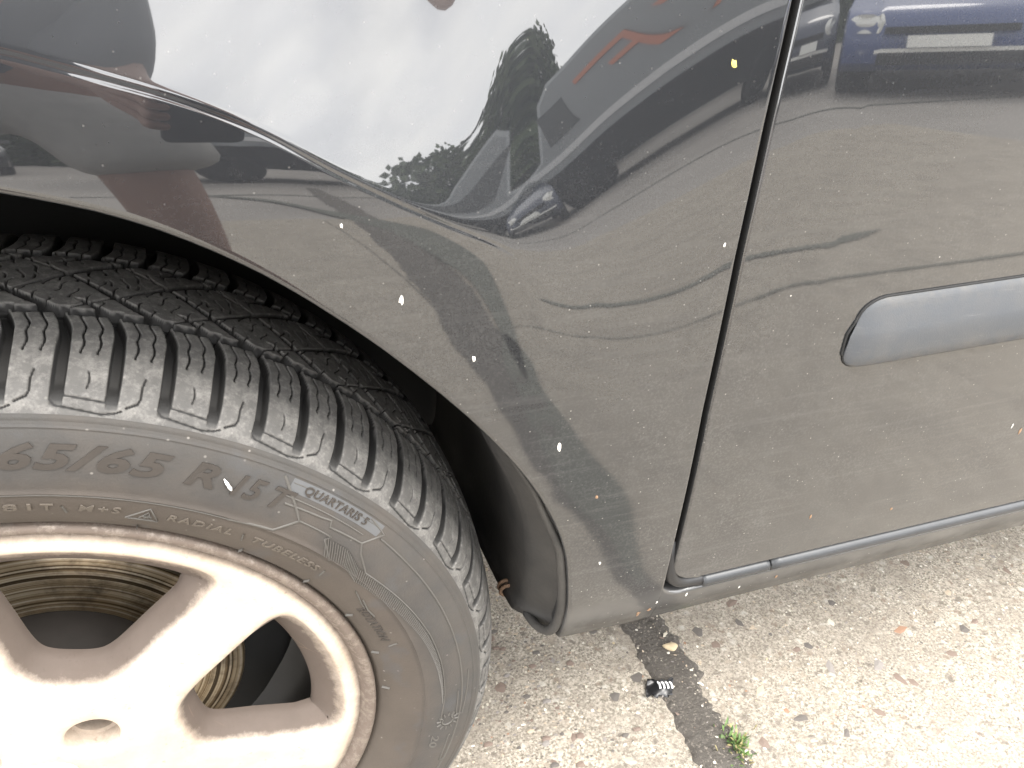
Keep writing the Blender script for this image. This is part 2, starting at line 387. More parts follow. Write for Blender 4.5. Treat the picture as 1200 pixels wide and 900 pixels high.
LIPP = np.array([(-.40,.262),(-.335,.295),(-.26,.334),(-.18,.366),(-.10,.386),(-.03,.397),(.03,.397),(.0856,.3841),(.1274,.3693),(.1728,.3423),(.2063,.3138),(.2445,.2742),(.2801,.2299),(.3117,.1781),(.3306,.1259),(.3350,.0924),(.3366,.0661),(.3356,.0390)])
def resample(P, n):
    P = np.asarray(P, float); d = np.r_[0, np.cumsum(np.linalg.norm(np.diff(P, axis=0), axis=1))]
    m = np.gradient(P, d, axis=0); t = np.linspace(0, d[-1], n)
    i = np.clip(np.searchsorted(d, t)-1, 0, len(d)-2); h = (d[i+1]-d[i])[:, None]; u = ((t-d[i])[:, None])/h
    return ((2*u**3-3*u**2+1)*P[i]+(u**3-2*u**2+u)*h*m[i]+(-2*u**3+3*u**2)*P[i+1]+(u**3-u**2)*h*m[i+1])
GAPP = np.array([(.432,.62),(.4285,.50),(.4232,.4397),(.4178,.384),(.4130,.3188),(.4085,.2231),(.4066,.1113),(.4062,.09)])   # centre line of the door gap
def gapx(z): return np.interp(z, GAPP[::-1, 1], GAPP[::-1, 0])
BOT = .036

def fender():
    n = 300
    L = resample(LIPP, n)
    # crease partner of every lip point, then outer partner
    lu = np.linspace(0, 1, n)
    Ck = np.array([(-.42, .328), (-.30, .366), (-.18, .40), (-.06, .424), (.0, .431), (.05, .4345), (.0976, .4313), (.132, .4199), (.1814, .399), (.2132, .3784), (.2341, .366), (.2564, .3539), (.2843, .3389), (.315, .300), (.345, .24), (.362, .17), (.368, .10), (.366, BOT)])
    C = resample(Ck, n)
    Ok = [(-.42, .64), (.10, .64), (.4300-.0022, .62)]
    O1 = resample(np.array([(-.42, .66), (-.2, .66), (0, .655), (.2, .64), (.4268, .61)]), 200)
    zz = np.linspace(.605, BOT, 160); O2 = np.stack([gapx(zz)-.0034, zz], 1)
    k = int(n*.66)
    O = np.concatenate([resample(O1, k), resample(O2, n-k)])
    rows = []
    # inward lip flange
    t1 = np.linspace(0, 1, 26)**1.0
    A = [L+(C-L)*t for t in t1[:-1]]
    nrm = np.stack([-(np.gradient(C, axis=0))[:, 1], np.gradient(C, axis=0)[:, 0]], 1); nrm /= np.linalg.norm(nrm, axis=1, keepdims=True)
    # keep crease rows aligned with the crease: offsets in metres along the normal
    offs = np.concatenate([[-.009, -.0065, -.0050, -.0042], np.arange(-.0036, .0036, .0003), [.0042, .0055, .0075, .010]])
    A = [L+(C+nrm*offs[0]-L)*t for t in np.linspace(0, 1, 26)[:-1]]
    Bm = [C+nrm*o for o in offs]
    D = [(C+nrm*offs[-1])+(O-(C+nrm*offs[-1]))*t for t in np.linspace(0, 1, 60)[1:]]
    P = np.stack(A+Bm+D)                      # rows x n x 2
    Y = S(P[..., 0], P[..., 1])
    V = np.stack([P[..., 0], Y, P[..., 1]], -1)
    # lip: rolled edge going into the arch
    lx, lz, ly = L[:, 0], L[:, 1], Y[0]
    ln = np.stack([L[:, 0]-0, L[:, 1]-.05], 1); ln /= np.linalg.norm(ln, axis=1, keepdims=True)
    roll = []
    for a in np.linspace(90, 0, 7)[1:]:
        a = math.radians(a); r = .0028
        roll.append(np.stack([lx-ln[:, 0]*r*math.cos(a), ly+r-r*math.sin(a), lz-ln[:, 1]*r*math.cos(a)], -1))
    last = roll[-1]
    inn = [last+np.array([0, d, 0]) for d in (.006, .014, .020)]
    # outer fold: gap edge goes in
    ov = V[-1]; fold = []
    dirn = np.gradient(ov, axis=0); on = np.stack([dirn[:, 2]*-1, 0*dirn[:, 0], dirn[:, 0]], -1)
    on /= np.linalg.norm(on, axis=1, keepdims=True)
    kf = np.clip((ov[:, 2]-.0585)/.008, 0.02, 1)[:, None]
    for a in (30, 60, 90):
        a = math.radians(a); r = .0018
        fold.append(ov+(on*r*math.sin(a)*.9+np.array([0, r*(1-math.cos(a)), 0]))*kf)
    fold.append(fold[-1]+np.array([0, .016, 0]))
    allr = np.concatenate([np.stack(inn[::-1]+roll[::-1]), V, np.stack(fold)])
    # bottom fold (last column): curl under
    last = allr[:, -1:]; ext = []
    for a in (25, 50, 75, 90):
        a = math.radians(a); r = .012
        ext.append(last+np.array([0, r*(1-math.cos(a)), -r*math.sin(a)]))
    ext.append(ext[-1]+np.array([0, .05, 0]))
    allr = np.concatenate([allr]+ext, axis=1)
    R, m = allr.shape[:2]
    ri = np.repeat(np.arange(R-1), m-1); f = obj('front_wing', up(allr.reshape(-1, 3)), gridfaces(R, m, flip=True), [M['paint'], M['gap']], car, CO, mi=((ri >= R-3)|(ri < 2)).astype(int))  # outer fold rows coloured near black as the shade inside the gap
    return f
wing = fender()

def door_panel():
    zt, zb, xr = .60, .0735, 1.42
    nz, nx = 130, 260
    z = zb+(zt-zb)*np.linspace(0, 1, nz)**1.15
    xl = gapx(z)+.0034
    r = .019
    q = np.clip(1-(z-zb)/r, 0, 1); xl = xl+r*(1-np.sqrt(1-q**2))
    u = np.linspace(0, 1, nx)**1.6
    X = xl[:, None]+(xr-xl)[:, None]*u[None]; Z = np.broadcast_to(z[:, None], X.shape)
    Y = S(X, Z)
    V = np.stack([X, Y, Z], -1)
    # folds left and bottom
    def fold(edge, outd):
        out = []
        for a in (30, 60, 90):
            a = math.radians(a); rr = .0026
            out.append(edge+outd*rr*math.sin(a)*.6+np.array([0, rr*(1-math.cos(a)), 0]))
        out.append(out[-1]+np.array([0, .014, 0])); return out
    lf = fold(V[:, :1], np.array([-1., 0, 0])); V = np.concatenate(lf[::-1]+[V], 1)
    bf = fold(V[:1], np.array([0, 0, -1.])); V = np.concatenate(bf[::-1]+[V], 0)
    a, b = V.shape[:2]
    ii, jj = np.meshgrid(np.arange(a-1), np.arange(b-1), indexing='ij'); return obj('front_door', up(V.reshape(-1, 3)), gridfaces(a, b, flip=True), [M['paint'], M['gap']], car, CO, mi=((ii.ravel() < 1)|(jj.ravel() < 2)).astype(int))  # door folds blackened too, gap shade put into their colour
door = door_panel()

def sill_panel():
    nx = 240; x = .4030+(1.42-.4030)*np.linspace(0, 1, nx)**1.5
    r = .019; xi = .4030
    q = np.clip(1-(x-xi)/r, 0, 1); zt = .0590+r*(1-np.sqrt(1-q**2))*.8
    k = 14
    t = np.linspace(0, 1, k)
    Z = zt[:, None]+(BOT-zt)[:, None]*t[None]; X = np.broadcast_to(x[:, None], Z.shape)
    V = np.stack([X, S(X, Z), Z], -1)
    top = V[:, :1]
    tf = [top+np.array([0, .003, .0012]), top+np.array([0, .016, .0012])]
    ext = []
    for a in (25, 50, 75, 90):
        a = math.radians(a); rr = .012
        ext.append(V[:, -1:]+np.array([0, rr*(1-math.cos(a)), -rr*math.sin(a)]))
    ext.append(ext[-1]+np.array([0, .05, 0]))
    V = np.concatenate(tf[::-1]+[V]+ext, 1)
    a, b = V.shape[:2]
    return obj('sill', up(V.reshape(-1, 3)), gridfaces(a, b, flip=False), M['paint'], car, CO)
sill_panel()

def sy(x, z): return float(S(np.array([x]), np.array([z]))[0])
# rubber in the gap: dark strip down the shut line, pale tube along the sill, a joint at the butt
def seal():
    b = MB(); zs = np.linspace(.62, .085, 90)
    b.tube([(float(gapx(z)), sy(float(gapx(z)), z)+.0165, z) for z in zs], .0065, 8)
    b.build('shut_line_seal', M['gap'], car, CO, (0, 0, HZ))
    b = MB(); pts = []
    for a in np.linspace(180, 270, 12):
        x = .4072+.020+.0185*math.cos(math.radians(a)); z = .0665+.0185+.0185*math.sin(math.radians(a))
        pts.append((x, sy(x, z)+.0048, z))
    pts = [(.4072, sy(.4072, .11)+.009, .11), (.4074, sy(.4072, .095)+.0065, .095)]+pts
    pts += [(x, sy(x, .0665)+.0040, .0665) for x in np.linspace(.436, .487, 14)]
    b.tube(pts, .0052, 10); b.build('sill_seal', M['seal_dark'], car, CO, (0, 0, HZ))
    b = MB(); b.tube([(x, sy(x, .0662)+.0026, .0662) for x in np.linspace(.4895, 1.42, 120)], .0055, 12)
    b.build('sill_seal', M['seal'], car, CO, (0, 0, HZ))
    b = MB(); b.tube([(x, sy(x, .0662)+.0022, .0664) for x in np.linspace(.435, .4875, 20)], .0050, 12)
    b.build('sill_seal', M['seal'], car, CO, (0, 0, HZ))
seal()

# door moulding: a tapered bar with a rounded front end, bowed face
def moulding():
    z0, z1, xa, xb = .2380, .2826, .4945, 1.36
    n = 200; x = xa+(xb-xa)*np.linspace(0, 1, n)**1.7
    prof = [(-1.0, -.004), (-1.0, .0030), (-.97, .0055), (-.90, .0072), (-.6, .0088), (-.15, .0098), (.05, .0096), (.15, .0092), (.45, .0072), (.80, .0046), (.92, .0032), (1.0, .0006), (1.0, -.004)]
    V = []
    for xx in x:
        d = xx-xa; r = .016
        q1 = np.clip(1-d/.021, 0, 1); q2 = np.clip(1-d/.009, 0, 1); top = 1-.62*(1-np.sqrt(1-q1*q1)); bot = 1-.40*(1-np.sqrt(1-q2*q2))
        hs = .30+.70*(1-np.clip(1-d/.022, 0, 1)**2.2)
        zc = (z0+z1)/2; h = (z1-z0)/2
        row = []
        for u, pr in prof:
            sh = .006*np.clip(1-d/.02, 0, 1)*0
            pr = pr*.78 if pr > 0 else pr; z = zc+h*(u*(top if u > 0 else bot)); row.append((xx+max(0, u)*.004*np.clip(1-d/.03, 0, 1), sy(xx, z)-(pr*hs if pr > 0 else pr), z))
        V.append(row)
    V = np.array(V); k = V.shape[1]
    F = gridfaces(n, k).tolist(); F.append(list(range(k)))
    o = obj('side_moulding', up(V.reshape(-1, 3)), F, M['trim'], door, CO); autosmooth(o, 50)
    b = MB(); mid = V[0]
    loop = [(v[0]-.0008, sy(v[0], v[2])-.0004, v[2]) for v in V[::3, -1][::-1]]+[(v[0]-.0012, sy(v[0], v[2])-.0004, v[2]) for v in V[0][::-1][1:-1]]+[(v[0], sy(v[0], v[2])-.0004, v[2]-.0002) for v in V[::3, 0]]
    b.tube(loop, .0008, 6); b.build('moulding_edge', M['gap'], door, CO, (0, 0, HZ))
moulding()

# wheel arch liner, its rear flange, and dark metal behind
def arch_liner():
    Lq = LIPP.copy(); c = np.array([0, .03])
    P = resample(Lq, 120); N = P-c; N /= np.linalg.norm(N, axis=1, keepdims=True)
    ys = [-.010, .0, .02, .05, .10, .16, .22, .26]
    off = [.0035, .010, .020, .028, .032, .034, .034, .034]
    ys = [-.010, -.004, .002, .009, .016, .021, .026, .036, .06, .10, .16, .26]; off = np.interp(ys, [-.01, 0, .02, .05, .10, .26], [.0035, .010, .020, .028, .032, .034])
    off2 = [.0035, .0005, -.004, -.0095, -.0155, -.0190, -.0195, -.0205, -.0215, -.0225, -.0240, -.027]
    tb = np.clip((.27-P[:, 1])/.09, 0, 1)*(P[:, 0] > 0); tb = tb*tb*(3-2*tb)
    y0 = S(P[:, 0], P[:, 1])
    V = np.stack([np.stack([P[:, 0]+N[:, 0]*(o*(1-tb)+o2*tb), y0+.008+(y+.010), P[:, 1]+N[:, 1]*(o*(1-tb)+o2*tb*np.clip(P[:, 1]/.05, 0, 1)*0+o2*tb*.0)-.012*tb*np.clip((y-.01)/.1, 0, 1)*np.clip((.10-P[:, 1])/.06, 0, 1)], -1) for y, o, o2 in zip(ys, off, off2)])
    V[..., 2] += .012*np.clip((.12-V[..., 2])/.1, 0, 1)*0
    e1 = V[:, -1:]+np.array([-.0025, .0005, -.007]); e2 = V[:, -1:]+np.array([-.006, .002, -.0115]); e3 = V[:, -1:]+np.array([-.004, .012, -.0125]); V = np.concatenate([V, e1, e2, e3], 1)
    a, b = V.shape[:2]
    o = obj('wheel_arch_liner', up(V.reshape(-1, 3)), gridfaces(a, b, flip=True), M['liner'], car, CO)
    # back wall of the arch
    b = MB(); b.box((-.55, .262, -.06), (.42, .29, .60)); b.build('inner_wing', M['under'], car, CO, (0, 0, HZ), smooth=False)
    # narrow rolled border down the lip and round the tip
    b = MB(); pts = []
    for q in np.linspace(.22, .052, 26):
        lx = float(np.interp(q, LIPP[::-1, 1], LIPP[::-1, 0])); pts.append((lx-.0046*min(1, (.225-q)/.05), sy(lx, q)+.0062, q))
    pts += [(.3290, sy(.33, .046)+.0065, .042), (.3262, sy(.33, .04)+.010, .0335), (.3225, sy(.33, .04)+.019, .0290), (.3190, .012, .0272), (.3160, .036, .0262)]
    pts = resample(np.array(pts), 60)
    b.tube(pts, np.interp(np.arange(60), [0, 25, 45, 52, 59], [.0010, .0032, .0036, .0030, .0010]), 10)
    b.build('liner_border', M['liner'], car, CO, (0, 0, HZ))
    b = MB(); cpt = []
    for a in np.linspace(0, 4*np.pi, 60): cpt.append((.3125+.005*math.cos(a), .034+.010*a/(4*np.pi), .026+.006*math.sin(a)))
    b.tube(cpt, .0016, 6); b.build('rusty_clip', M['rusty'], car, CO, (0, 0, HZ))
M['rusty'] = simple('rusty_steel', (.12, .072, .042), .8)
arch_liner()

# rest of the body: closed dark shell so no light leaks through, upper body above the frame
def shell():
    b = MB(); b.box((.36, .06, -.05), (2.6, 1.45, .02)); b.box((.42, .055, .02), (.47, 1.45, .62)); b.box((.47, .10, .02), (2.6, .12, .55))
    b.box((-.75, .30, -.03), (.36, 1.2, .02)); b.box((-.55, -.02, .66), (.42, .30, .67)); 
    b.build('underbody', M['under'], car, CO, (0, 0, HZ), smooth=False)
    # bonnet: curves on from the wing's upper edge
    n = 40; X = np.linspace(-.42, .43, n); rows = []
    ze = np.interp(X, [-.42, -.2, 0, .2, .43], [.66, .66, .655, .64, .61]); ye = S(X, ze)
    for t in np.linspace(0, 1, 14):
        a = math.radians(30+55*min(1, t*2.5)); rows.append((t,))
    V = []
    for t in np.linspace(0, 1, 16):
        V.append(np.stack([X, ye+.004+1.3*t**1.3, ze+.003+.10*(1-(1-min(1, t*2))**2)+.05*np.clip((X+.42)/.85, 0, 1)*min(1, t*2)], -1))
    V = np.array(V); obj('bonnet', up(V.reshape(-1, 3)), gridfaces(16, n), M['paint'], car, CO)
    # bumper corner
    V = []
    for zz in np.linspace(-.05, .60, 14):
        row = []
        for a in np.linspace(0, 90, 14):
            a = math.radians(a); row.append((-.425-.30*math.sin(a), -.012+.30*(1-math.cos(a))+.04*abs(zz-.25), zz))
        row.append((-.73, 1.2, zz)); V.append(row)
    V = np.array(V); obj('front_bumper', up(V.reshape(-1, 3)), gridfaces(14, 15), M['paint'], car, CO)
    # upper door, glass, roof
    V = []
    for zz in np.linspace(.60, .70, 8):
        X = np.linspace(.434, 1.42, 50); V.append(np.stack([X, S(X, np.full_like(X, zz))+.0, np.full_like(X, zz)], -1))
    V = np.array(V); obj('door_shoulder', up(V.reshape(-1, 3)), gridfaces(8, 50, flip=True), M['paint'], car, CO)
    yb = float(V[-1, 0, 1])
    gl = [(.50, yb+.01, .70), (1.42, yb+.01, .70), (1.42, yb+.20, 1.10), (.95, yb+.20, 1.10)]
    obj('side_window', up(gl), [[0, 1, 2, 3]], M['glass'], car, CO)
    b = MB(); b.tube([(.45, yb+.01, .70), (.93, yb+.19, 1.10), (1.42, yb+.20, 1.12)], .03, 8); b.build('roof_pillar', M['paint'], car, CO, (0, 0, HZ))
    obj('windscreen', up([(.46, yb+.06, .72), (.95, yb+.24, 1.10), (.95, 1.2, 1.14), (.46, 1.35, .76)]), [[0, 1, 2, 3]], M['glass'], car, CO)
    obj('roof_panel', up([(.93, yb+.20, 1.12), (1.42, yb+.20, 1.14), (1.42, 1.2, 1.16), (.93, 1.2, 1.14)]), [[0, 1, 2, 3]], M['paint'], car, CO)
t_ = NT('dark_glass'); M['glass'] = t_.done(t_.bsdf((.01, .012, .012), .02, 0, None, Specular_IOR_Level=.6))
shell()

# small chips and bird-lime specks stuck to the paint
def flecks():
    wht = simple('white_speck', (.52, .50, .46), .9); org = simple('ochre_speck', (.20, .125, .075), .95); yel = simple('yellow_speck', (.55, .45, .12), .8)
    L = [(.2343, .3182, .0016, wht, wing), (.3174, .2161, .0017, wht, wing), (.4030, .3256, .0010, wht, wing), (.3961, .4132, .0022, yel, wing), (.6701, .1531, .0016, org, door), (.5093, .1112, .0014, org, door), (.2106, .3565, .0010, wht, wing), (.2687, .2814, .0013, wht, wing), (.352, .112, .0012, wht, wing), (.398, .046, .0022, org, wing), (.402, .054, .0010, wht, wing), (.390, .043, .002, org, wing), (.50, .048, .0016, org, car), (.47, .046, .0009, wht, car), (.425, .0545, .0012, wht, car), (.58, .10, .0014, org, door), (.66, .16, .0010, wht, door), (.344, .172, .0013, org, wing)]
    for i, (x, z, r, m, par) in enumerate(L):
        k = 9; a = np.linspace(0, 2*np.pi, k, endpoint=False)+i; rr = r*(.6+.7*rng.random(k)); st = 1+1.0*rng.random()
        px = x+rr*np.cos(a)*.7; pz = z+rr*np.sin(a)*st
        V = [(float(u), sy(float(u), float(w))-.0002, float(w)) for u, w in zip(px, pz)]+[(x, sy(x, z)-.0008, z)]
        obj('paint_speck', up(V), [[j, (j+1) % k, k] for j in range(k)], m, par, CO)
flecks()

# ------------------------------------------------------------------ wheel
HUB = (0, 0, HZ)
wheel = empty('front_wheel', HUB, car)
YM = .0850
half = [(.2035, .0065), (.2055, .0035), (.208, .0010), (.2105, -.0030), (.214, -.0055), (.222, -.0092), (.232, -.0125), (.242, -.0140), (.252, -.0138), (.262, -.0125), (.270, -.0105), (.2770, -.0072), (.2840, -.0025), (.2890, .0030), (.2930, .0110), (.2962, .0200), (.2992, .0330), (.3015, .0500), (.3030, .0680), (.3035, YM)]
prof = half+[(r, 2*YM-y) for r, y in half[-2::-1]]
PR = resample(np.array(prof), 2400)
dq = np.r_[0, np.cumsum(np.linalg.norm(np.diff(PR, axis=0), axis=1))]
TN = np.gradient(PR, axis=0); TN /= np.linalg.norm(TN, axis=1, keepdims=True)
NR = np.stack([-TN[:, 1], TN[:, 0]], 1)
if NR[1200, 0] < 0: NR = -NR
i0 = np.argmin(np.hypot(PR[:1200, 0]-.2890, PR[:1200, 1]-.0030)); q0 = dq[i0]
VMAX = 2*(dq[1200]-q0)*1000                    # tread width in mm between the two shoulders
def P_at(v):                                   # v in mm from the outer shoulder
    q = q0+np.asarray(v)/1000
    return np.stack([np.interp(q, dq, PR[:, 0]), np.interp(q, dq, PR[:, 1])], -1), np.stack([np.interp(q, dq, NR[:, 0]), np.interp(q, dq, NR[:, 1])], -1)
def v_of_r(r):                                 # on the outer sidewall
    return (np.interp(r, PR[:1200, 0], dq[:1200])-q0)*1000
NP_ = 38; PITCH = 2*math.pi/NP_; RS = 296.0; PS = PITCH*RS
TH0 = math.radians(74.9)
def ss(e0, e1, x): t = np.clip((x-e0)/(e1-e0), 0, 1); return t*t*(3-2*t)
def gr(d, w, depth, soft=.55): return -depth*(1-ss(w/2-soft*.5, w/2+soft*.5, np.abs(d)))
def seg(s, v, pts, w, depth):
    best = np.full(s.shape, 1e9)
    for (a, b), (c, d) in zip(pts[:-1], pts[1:]):
        ex, ey = c-a, d-b; L2 = ex*ex+ey*ey
        t = np.clip(((s-a)*ex+(v-b)*ey)/L2, 0, 1)
        best = np.minimum(best, np.hypot(s-a-t*ex, v-b-t*ey))
    return gr(best, w, depth, .5)
def half_tread(s, v, VM):
    """grooves of the outer half, s periodic in PS; v from the outer shoulder"""
    h = np.zeros(s.shape)
    for k in range(-3, 5):
        for j in (0, 1):
            sc_ = k*PS+j*PS/2
            # shoulder groove, leaning back as it climbs to the circumferential groove
            c = sc_-np.clip(v-34, 0, 25)**2*.016
            w = 5.5-.9*ss(20, 50, v)
            dep = .9*ss(-10, -8, v)+6.8*ss(-8.5, 8, v)
            m = (v < 53)&(v > -10)
            h = np.minimum(h, np.where(m, -dep*(1-ss(w/2-.4, w/2+.5, np.abs(s-c))), 0))
            # block sipes
            bc = sc_+PS/4
            for o in (-3.9, 3.6):
                cs = bc+o-np.clip(v-36, 0, 25)**2*.016+.5*np.sin(v*.5)
                m = (v > 20.5)&(v < 51)
                h = np.minimum(h, np.where(m, gr(s-cs, .75, 3.2, .4)*ss(20.5, 22, v), 0))
            if j == 0:
                cs = bc+1.0*np.sin(v*.28)
                h = np.minimum(h, np.where((v > .5)&(v < 11), gr(s-cs, .75, 1.6, .4), 0))
            if j == 0:
                h = np.minimum(h, seg(s, v, [(sc_-2.9, 0), (sc_-2.8, -6.0), (sc_-.8, -8.6), (sc_+8, -10.0), (sc_+PS/2-4, -11.6), (sc_+PS/2+2, -10.4), (sc_+PS/2+5, -9.0)], .8, 1.7))
                h = np.minimum(h, seg(s, v, [(sc_+2.9, -2.0), (sc_+3.0, -3.6), (sc_+PS/2-3.0, -5.6), (sc_+PS/2-2.9, -3)], .8, 1.7))
                h = np.minimum(h, np.where((v < -4.2-(s-sc_)*.06)&(v > -8.9-(s-sc_)*.12)&(s > sc_-2.6)&(s < sc_+PS/2+2), -.3, 0))
            else:
                h = np.minimum(h, seg(s, v, [(bc+1.6, 10), (bc+.6, 5), (bc+.6, -1.5), (bc-.6, -4.6), (bc-5.5, -7.2)], .8, 2.0))
        # circumferential groove, stepped per block
        lam = (s/(PS/2)) % 1.0
        vc = 52.0+2.0*lam
        h = np.minimum(h, gr(v-vc, 5.6, 7.0, .8))
        # long curved groove from the groove mouth towards and over the centre
        cp = np.interp(v, [52, 57, 62, 72, 84, 96, 118], [2, -6, -14, -27, -41, -56, -88])+k*PS-5
        w = np.interp(v, [52, 62, 72, 84, 96, 118], [6.4, 5.2, 3.6, 2.2, 1.3, 1.0])
        dp = np.interp(v, [52, 75, 90, 118], [7.0, 6.0, 4.2, 2.6])
        m = (v > 51)&(v < 117)
        dd = np.abs(s-cp)*np.interp(v, [52, 84, 118], [.62, .65, .56])
        h = np.minimum(h, np.where(m, -dp*(1-ss(w/2-.35, w/2+.35, dd)), 0))
        # short groove
        cp = np.interp(v, [52, 57, 65], [2, -6, -17])+k*PS+PS/2-5
        w = np.interp(v, [52, 65], [5.6, 1.8])
        h = np.minimum(h, np.where((v > 51)&(v < 65), -5.6*(1-ss(w/2-.35, w/2+.35, np.abs(s-cp)*.66)), 0))
        # sipes in the middle ribs
        for i in range(6):
            c0 = k*PS+i*PS/6
            tri = np.abs(((v/5.2) % 2)-1)*1.8
            cs = c0+tri+.35*np.clip(v-72, -20, 40)
            m = (v > 59)&(v < VM/2+3)&(np.sin(v*.38+i*2.1+k*0) > -.45)
            h = np.minimum(h, np.where(m, gr(s-cs, .75, 2.6, .4), 0))
    return h
def tread_h(s, v):
    h = half_tread(s, v, VMAX)
    h2 = half_tread(s+PS*.27, VMAX-v, VMAX)
    return np.minimum(h, h2)
def patch(name, s0, s1, v0, v1, ns, nv, mat):
    s = np.linspace(s0, s1, ns); v = np.linspace(v0, v1, nv)
    Sg, Vg = np.meshgrid(s, v, indexing='ij')
    h = tread_h(Sg, Vg)
    # worn, feathered block faces
    h = h-.10*np.abs(np.sin(Sg*2*np.pi/PS*9+Vg*.5))*0
    P, N = P_at(Vg); P = P+N*(h[..., None]/1000)
    th = TH0-Sg/RS
    V = np.stack([P[..., 0]*np.cos(th), P[..., 1], P[..., 0]*np.sin(th)], -1)
    me = mesh(name, V.reshape(-1, 3), gridfaces(ns, nv, flip=True), mat)
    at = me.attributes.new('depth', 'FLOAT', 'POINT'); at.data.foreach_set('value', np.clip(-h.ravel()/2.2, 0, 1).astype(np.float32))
    return me
VS = -13.0; VC = 53.0
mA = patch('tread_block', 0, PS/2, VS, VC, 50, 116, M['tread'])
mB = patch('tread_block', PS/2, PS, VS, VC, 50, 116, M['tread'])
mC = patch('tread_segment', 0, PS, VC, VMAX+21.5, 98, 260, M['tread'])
for k in range(NP_):
    for nm, me in (('tread_block', mA), ('tread_block', mB), ('tread_segment', mC)):
        o = link(bpy.data.objects.new(nm, me)); setp(o, wheel, HUB); o.rotation_euler.y = k*PITCH

# sidewall skin with its rings
def sidewall():
    rr = [.2035, .2055, .208, .2105, .214, .218, .2215, .2218, .2222, .2226, .2275, .2320, .2345, .2376, .2379, .2384, .2388, .2420, .2460, .2500, .2540, .2580, .2620, .2660, .2690, .2710, .2730, .2736, .2740, .2744, .2748, .2754, .2765, .2769, .2773, .2785, .2792]
    v = [v_of_r(r) for r in rr]; v = [a for a in v if a < VS+.2]+[VS+.2]
    hh = []
    for a in v:
        P, N = P_at(a); r = P[0]; h = 0
        if .2217 < r < .2224: h = .0
        if .2378 < r < .2386: h = .00055
        if .2738 < r < .2746: h = .0006
        if r > .2771: h = .0004
        hh.append((P[0]+N[0]*h, P[1]+N[1]*h))
    b = MB(); b.lathe(hh, 360)
    o = b.build('sidewall', M['side'], wheel, HUB, HUB)
    b = MB(); inner = [(.2975-.0008, 2*YM-.02)]; vv = np.linspace(VMAX+21.3, (dq[-1]-q0)*1000, 20); b.lathe([tuple(P_at(a)[0]) for a in vv], 120); b.build('inner_sidewall', M['side'], wheel, HUB, HUB)
sidewall()
def on_side(ang, r, h=0.):
    """ang in degrees, r in metres -> point on the outer sidewall raised by h"""
    ang = np.radians(np.asarray(ang, float)); r = np.asarray(r, float)
    P, N = P_at(v_of_r(r)); P = P+N*np.asarray(h)[..., None]
    return np.stack([P[..., 0]*np.cos(ang), P[..., 1], P[..., 0]*np.sin(ang)+HZ], -1)
def ridge(pts, w=.0011, h=.0006, name='moulded_line', build=True, b=None, mat='ridge'):
    pts = np.asarray(pts, float); out = []
    for (a, r), (c, d) in zip(pts[:-1], pts[1:]):
        n = max(2, int(abs(c-a)/1.2)+2); t = np.linspace(0, 1, n)[(1 if out else 0):]
        out += [(a+(c-a)*u, r+(d-r)*u) for u in t]
    out = np.array(out); xy = np.stack([np.radians(out[:, 0])*out[:, 1].mean(), out[:, 1]], 1)
    T = np.gradient(xy, axis=0); T /= np.linalg.norm(T, axis=1, keepdims=True); N = np.stack([-T[:, 1], T[:, 0]], 1)
    rows = []
    for o, hh in ((-1, -.0003), (-.6, h), (.6, h), (1, -.0003)):
        q = xy+N*o*w*.5
        rows.append(on_side(np.degrees(q[:, 0]/out[:, 1].mean()), q[:, 1], np.full(len(q), hh)))
    V = np.stack(rows, 1); F = gridfaces(len(out), 4)
    b2 = b or MB(); b2.add(V.reshape(-1, 3), F.tolist())
    if b is None: return b2.build(name, M[mat], wheel, HUB)
def text(body, a0, a1, r, height, mat, shear=0., bold=0., raise_=.0007, gap=1.0, name='tyre_lettering'):
    cu = bpy.data.curves.new('txt', 'FONT'); cu.body = body; cu.size = 1.; cu.shear = shear; cu.offset = bold; cu.extrude = .04; cu.space_character = gap
    cu.resolution_u = 3
    to = link(bpy.data.objects.new('txt', cu)); dg = bpy.context.evaluated_depsgraph_get(); me = to.evaluated_get(dg).to_mesh()
    V = np.array([v.co[:] for v in me.vertices]); F = [list(p.vertices) for p in me.polygons]
    to.evaluated_get(dg).to_mesh_clear(); bpy.data.objects.remove(to); bpy.data.curves.remove(cu)
    x0, x1 = V[:, 0].min(), V[:, 0].max(); y0 = 0; y1 = .70
    ang = a0+(V[:, 0]-x0)/(x1-x0)*(a1-a0); rr = r+(V[:, 1]-y0)/(y1-y0)*height
    h = np.where(V[:, 2] > 0, raise_, -.0004)
    o = obj(name, on_side(ang, rr, h), F, M[mat], wheel, HUB, smooth=False); o['label'] = 'moulded tyre lettering reading '+body
    return o
text('1', 84.2, 81.2, .2540, .0125, 'letter', .25, .02)
text('65/65', 80.0, 63.4, .2540, .0128, 'letter', .28, .032, gap=1.1)
text('R', 61.6, 58.2, .2540, .0128, 'letter', .28, .03)
text('15', 56.2, 52.6, .2535, .0125, 'letter', .28, .018)
text('T', 51.6, 48.8, .2535, .0125, 'letter', .28, .018)
text('81', 80.2, 77.2, .2255, .0050, 'letter2', 0, .015, gap=1.25, raise_=.0006)
text('T', 76.2, 74.8, .2255, .0050, 'letter2', 0, .015, raise_=.0006)
text('M+S', 72.0, 67.2, .2252, .0050, 'letter2', .1, .015, gap=1.3, raise_=.0006)
text('RADIAL', 61.4, 52.6, .2248, .0050, 'letter2', .1, .018, gap=1.3, raise_=.0006)
text('TUBELESS', 49.6, 37.8, .2248, .0050, 'letter2', .1, .018, gap=1.25, raise_=.0006)
pa = np.linspace(50.2, 36.2, 30); pr_ = np.linspace(.2655, .2728, 6); PA, PRR = np.meshgrid(pa, pr_, indexing='ij')
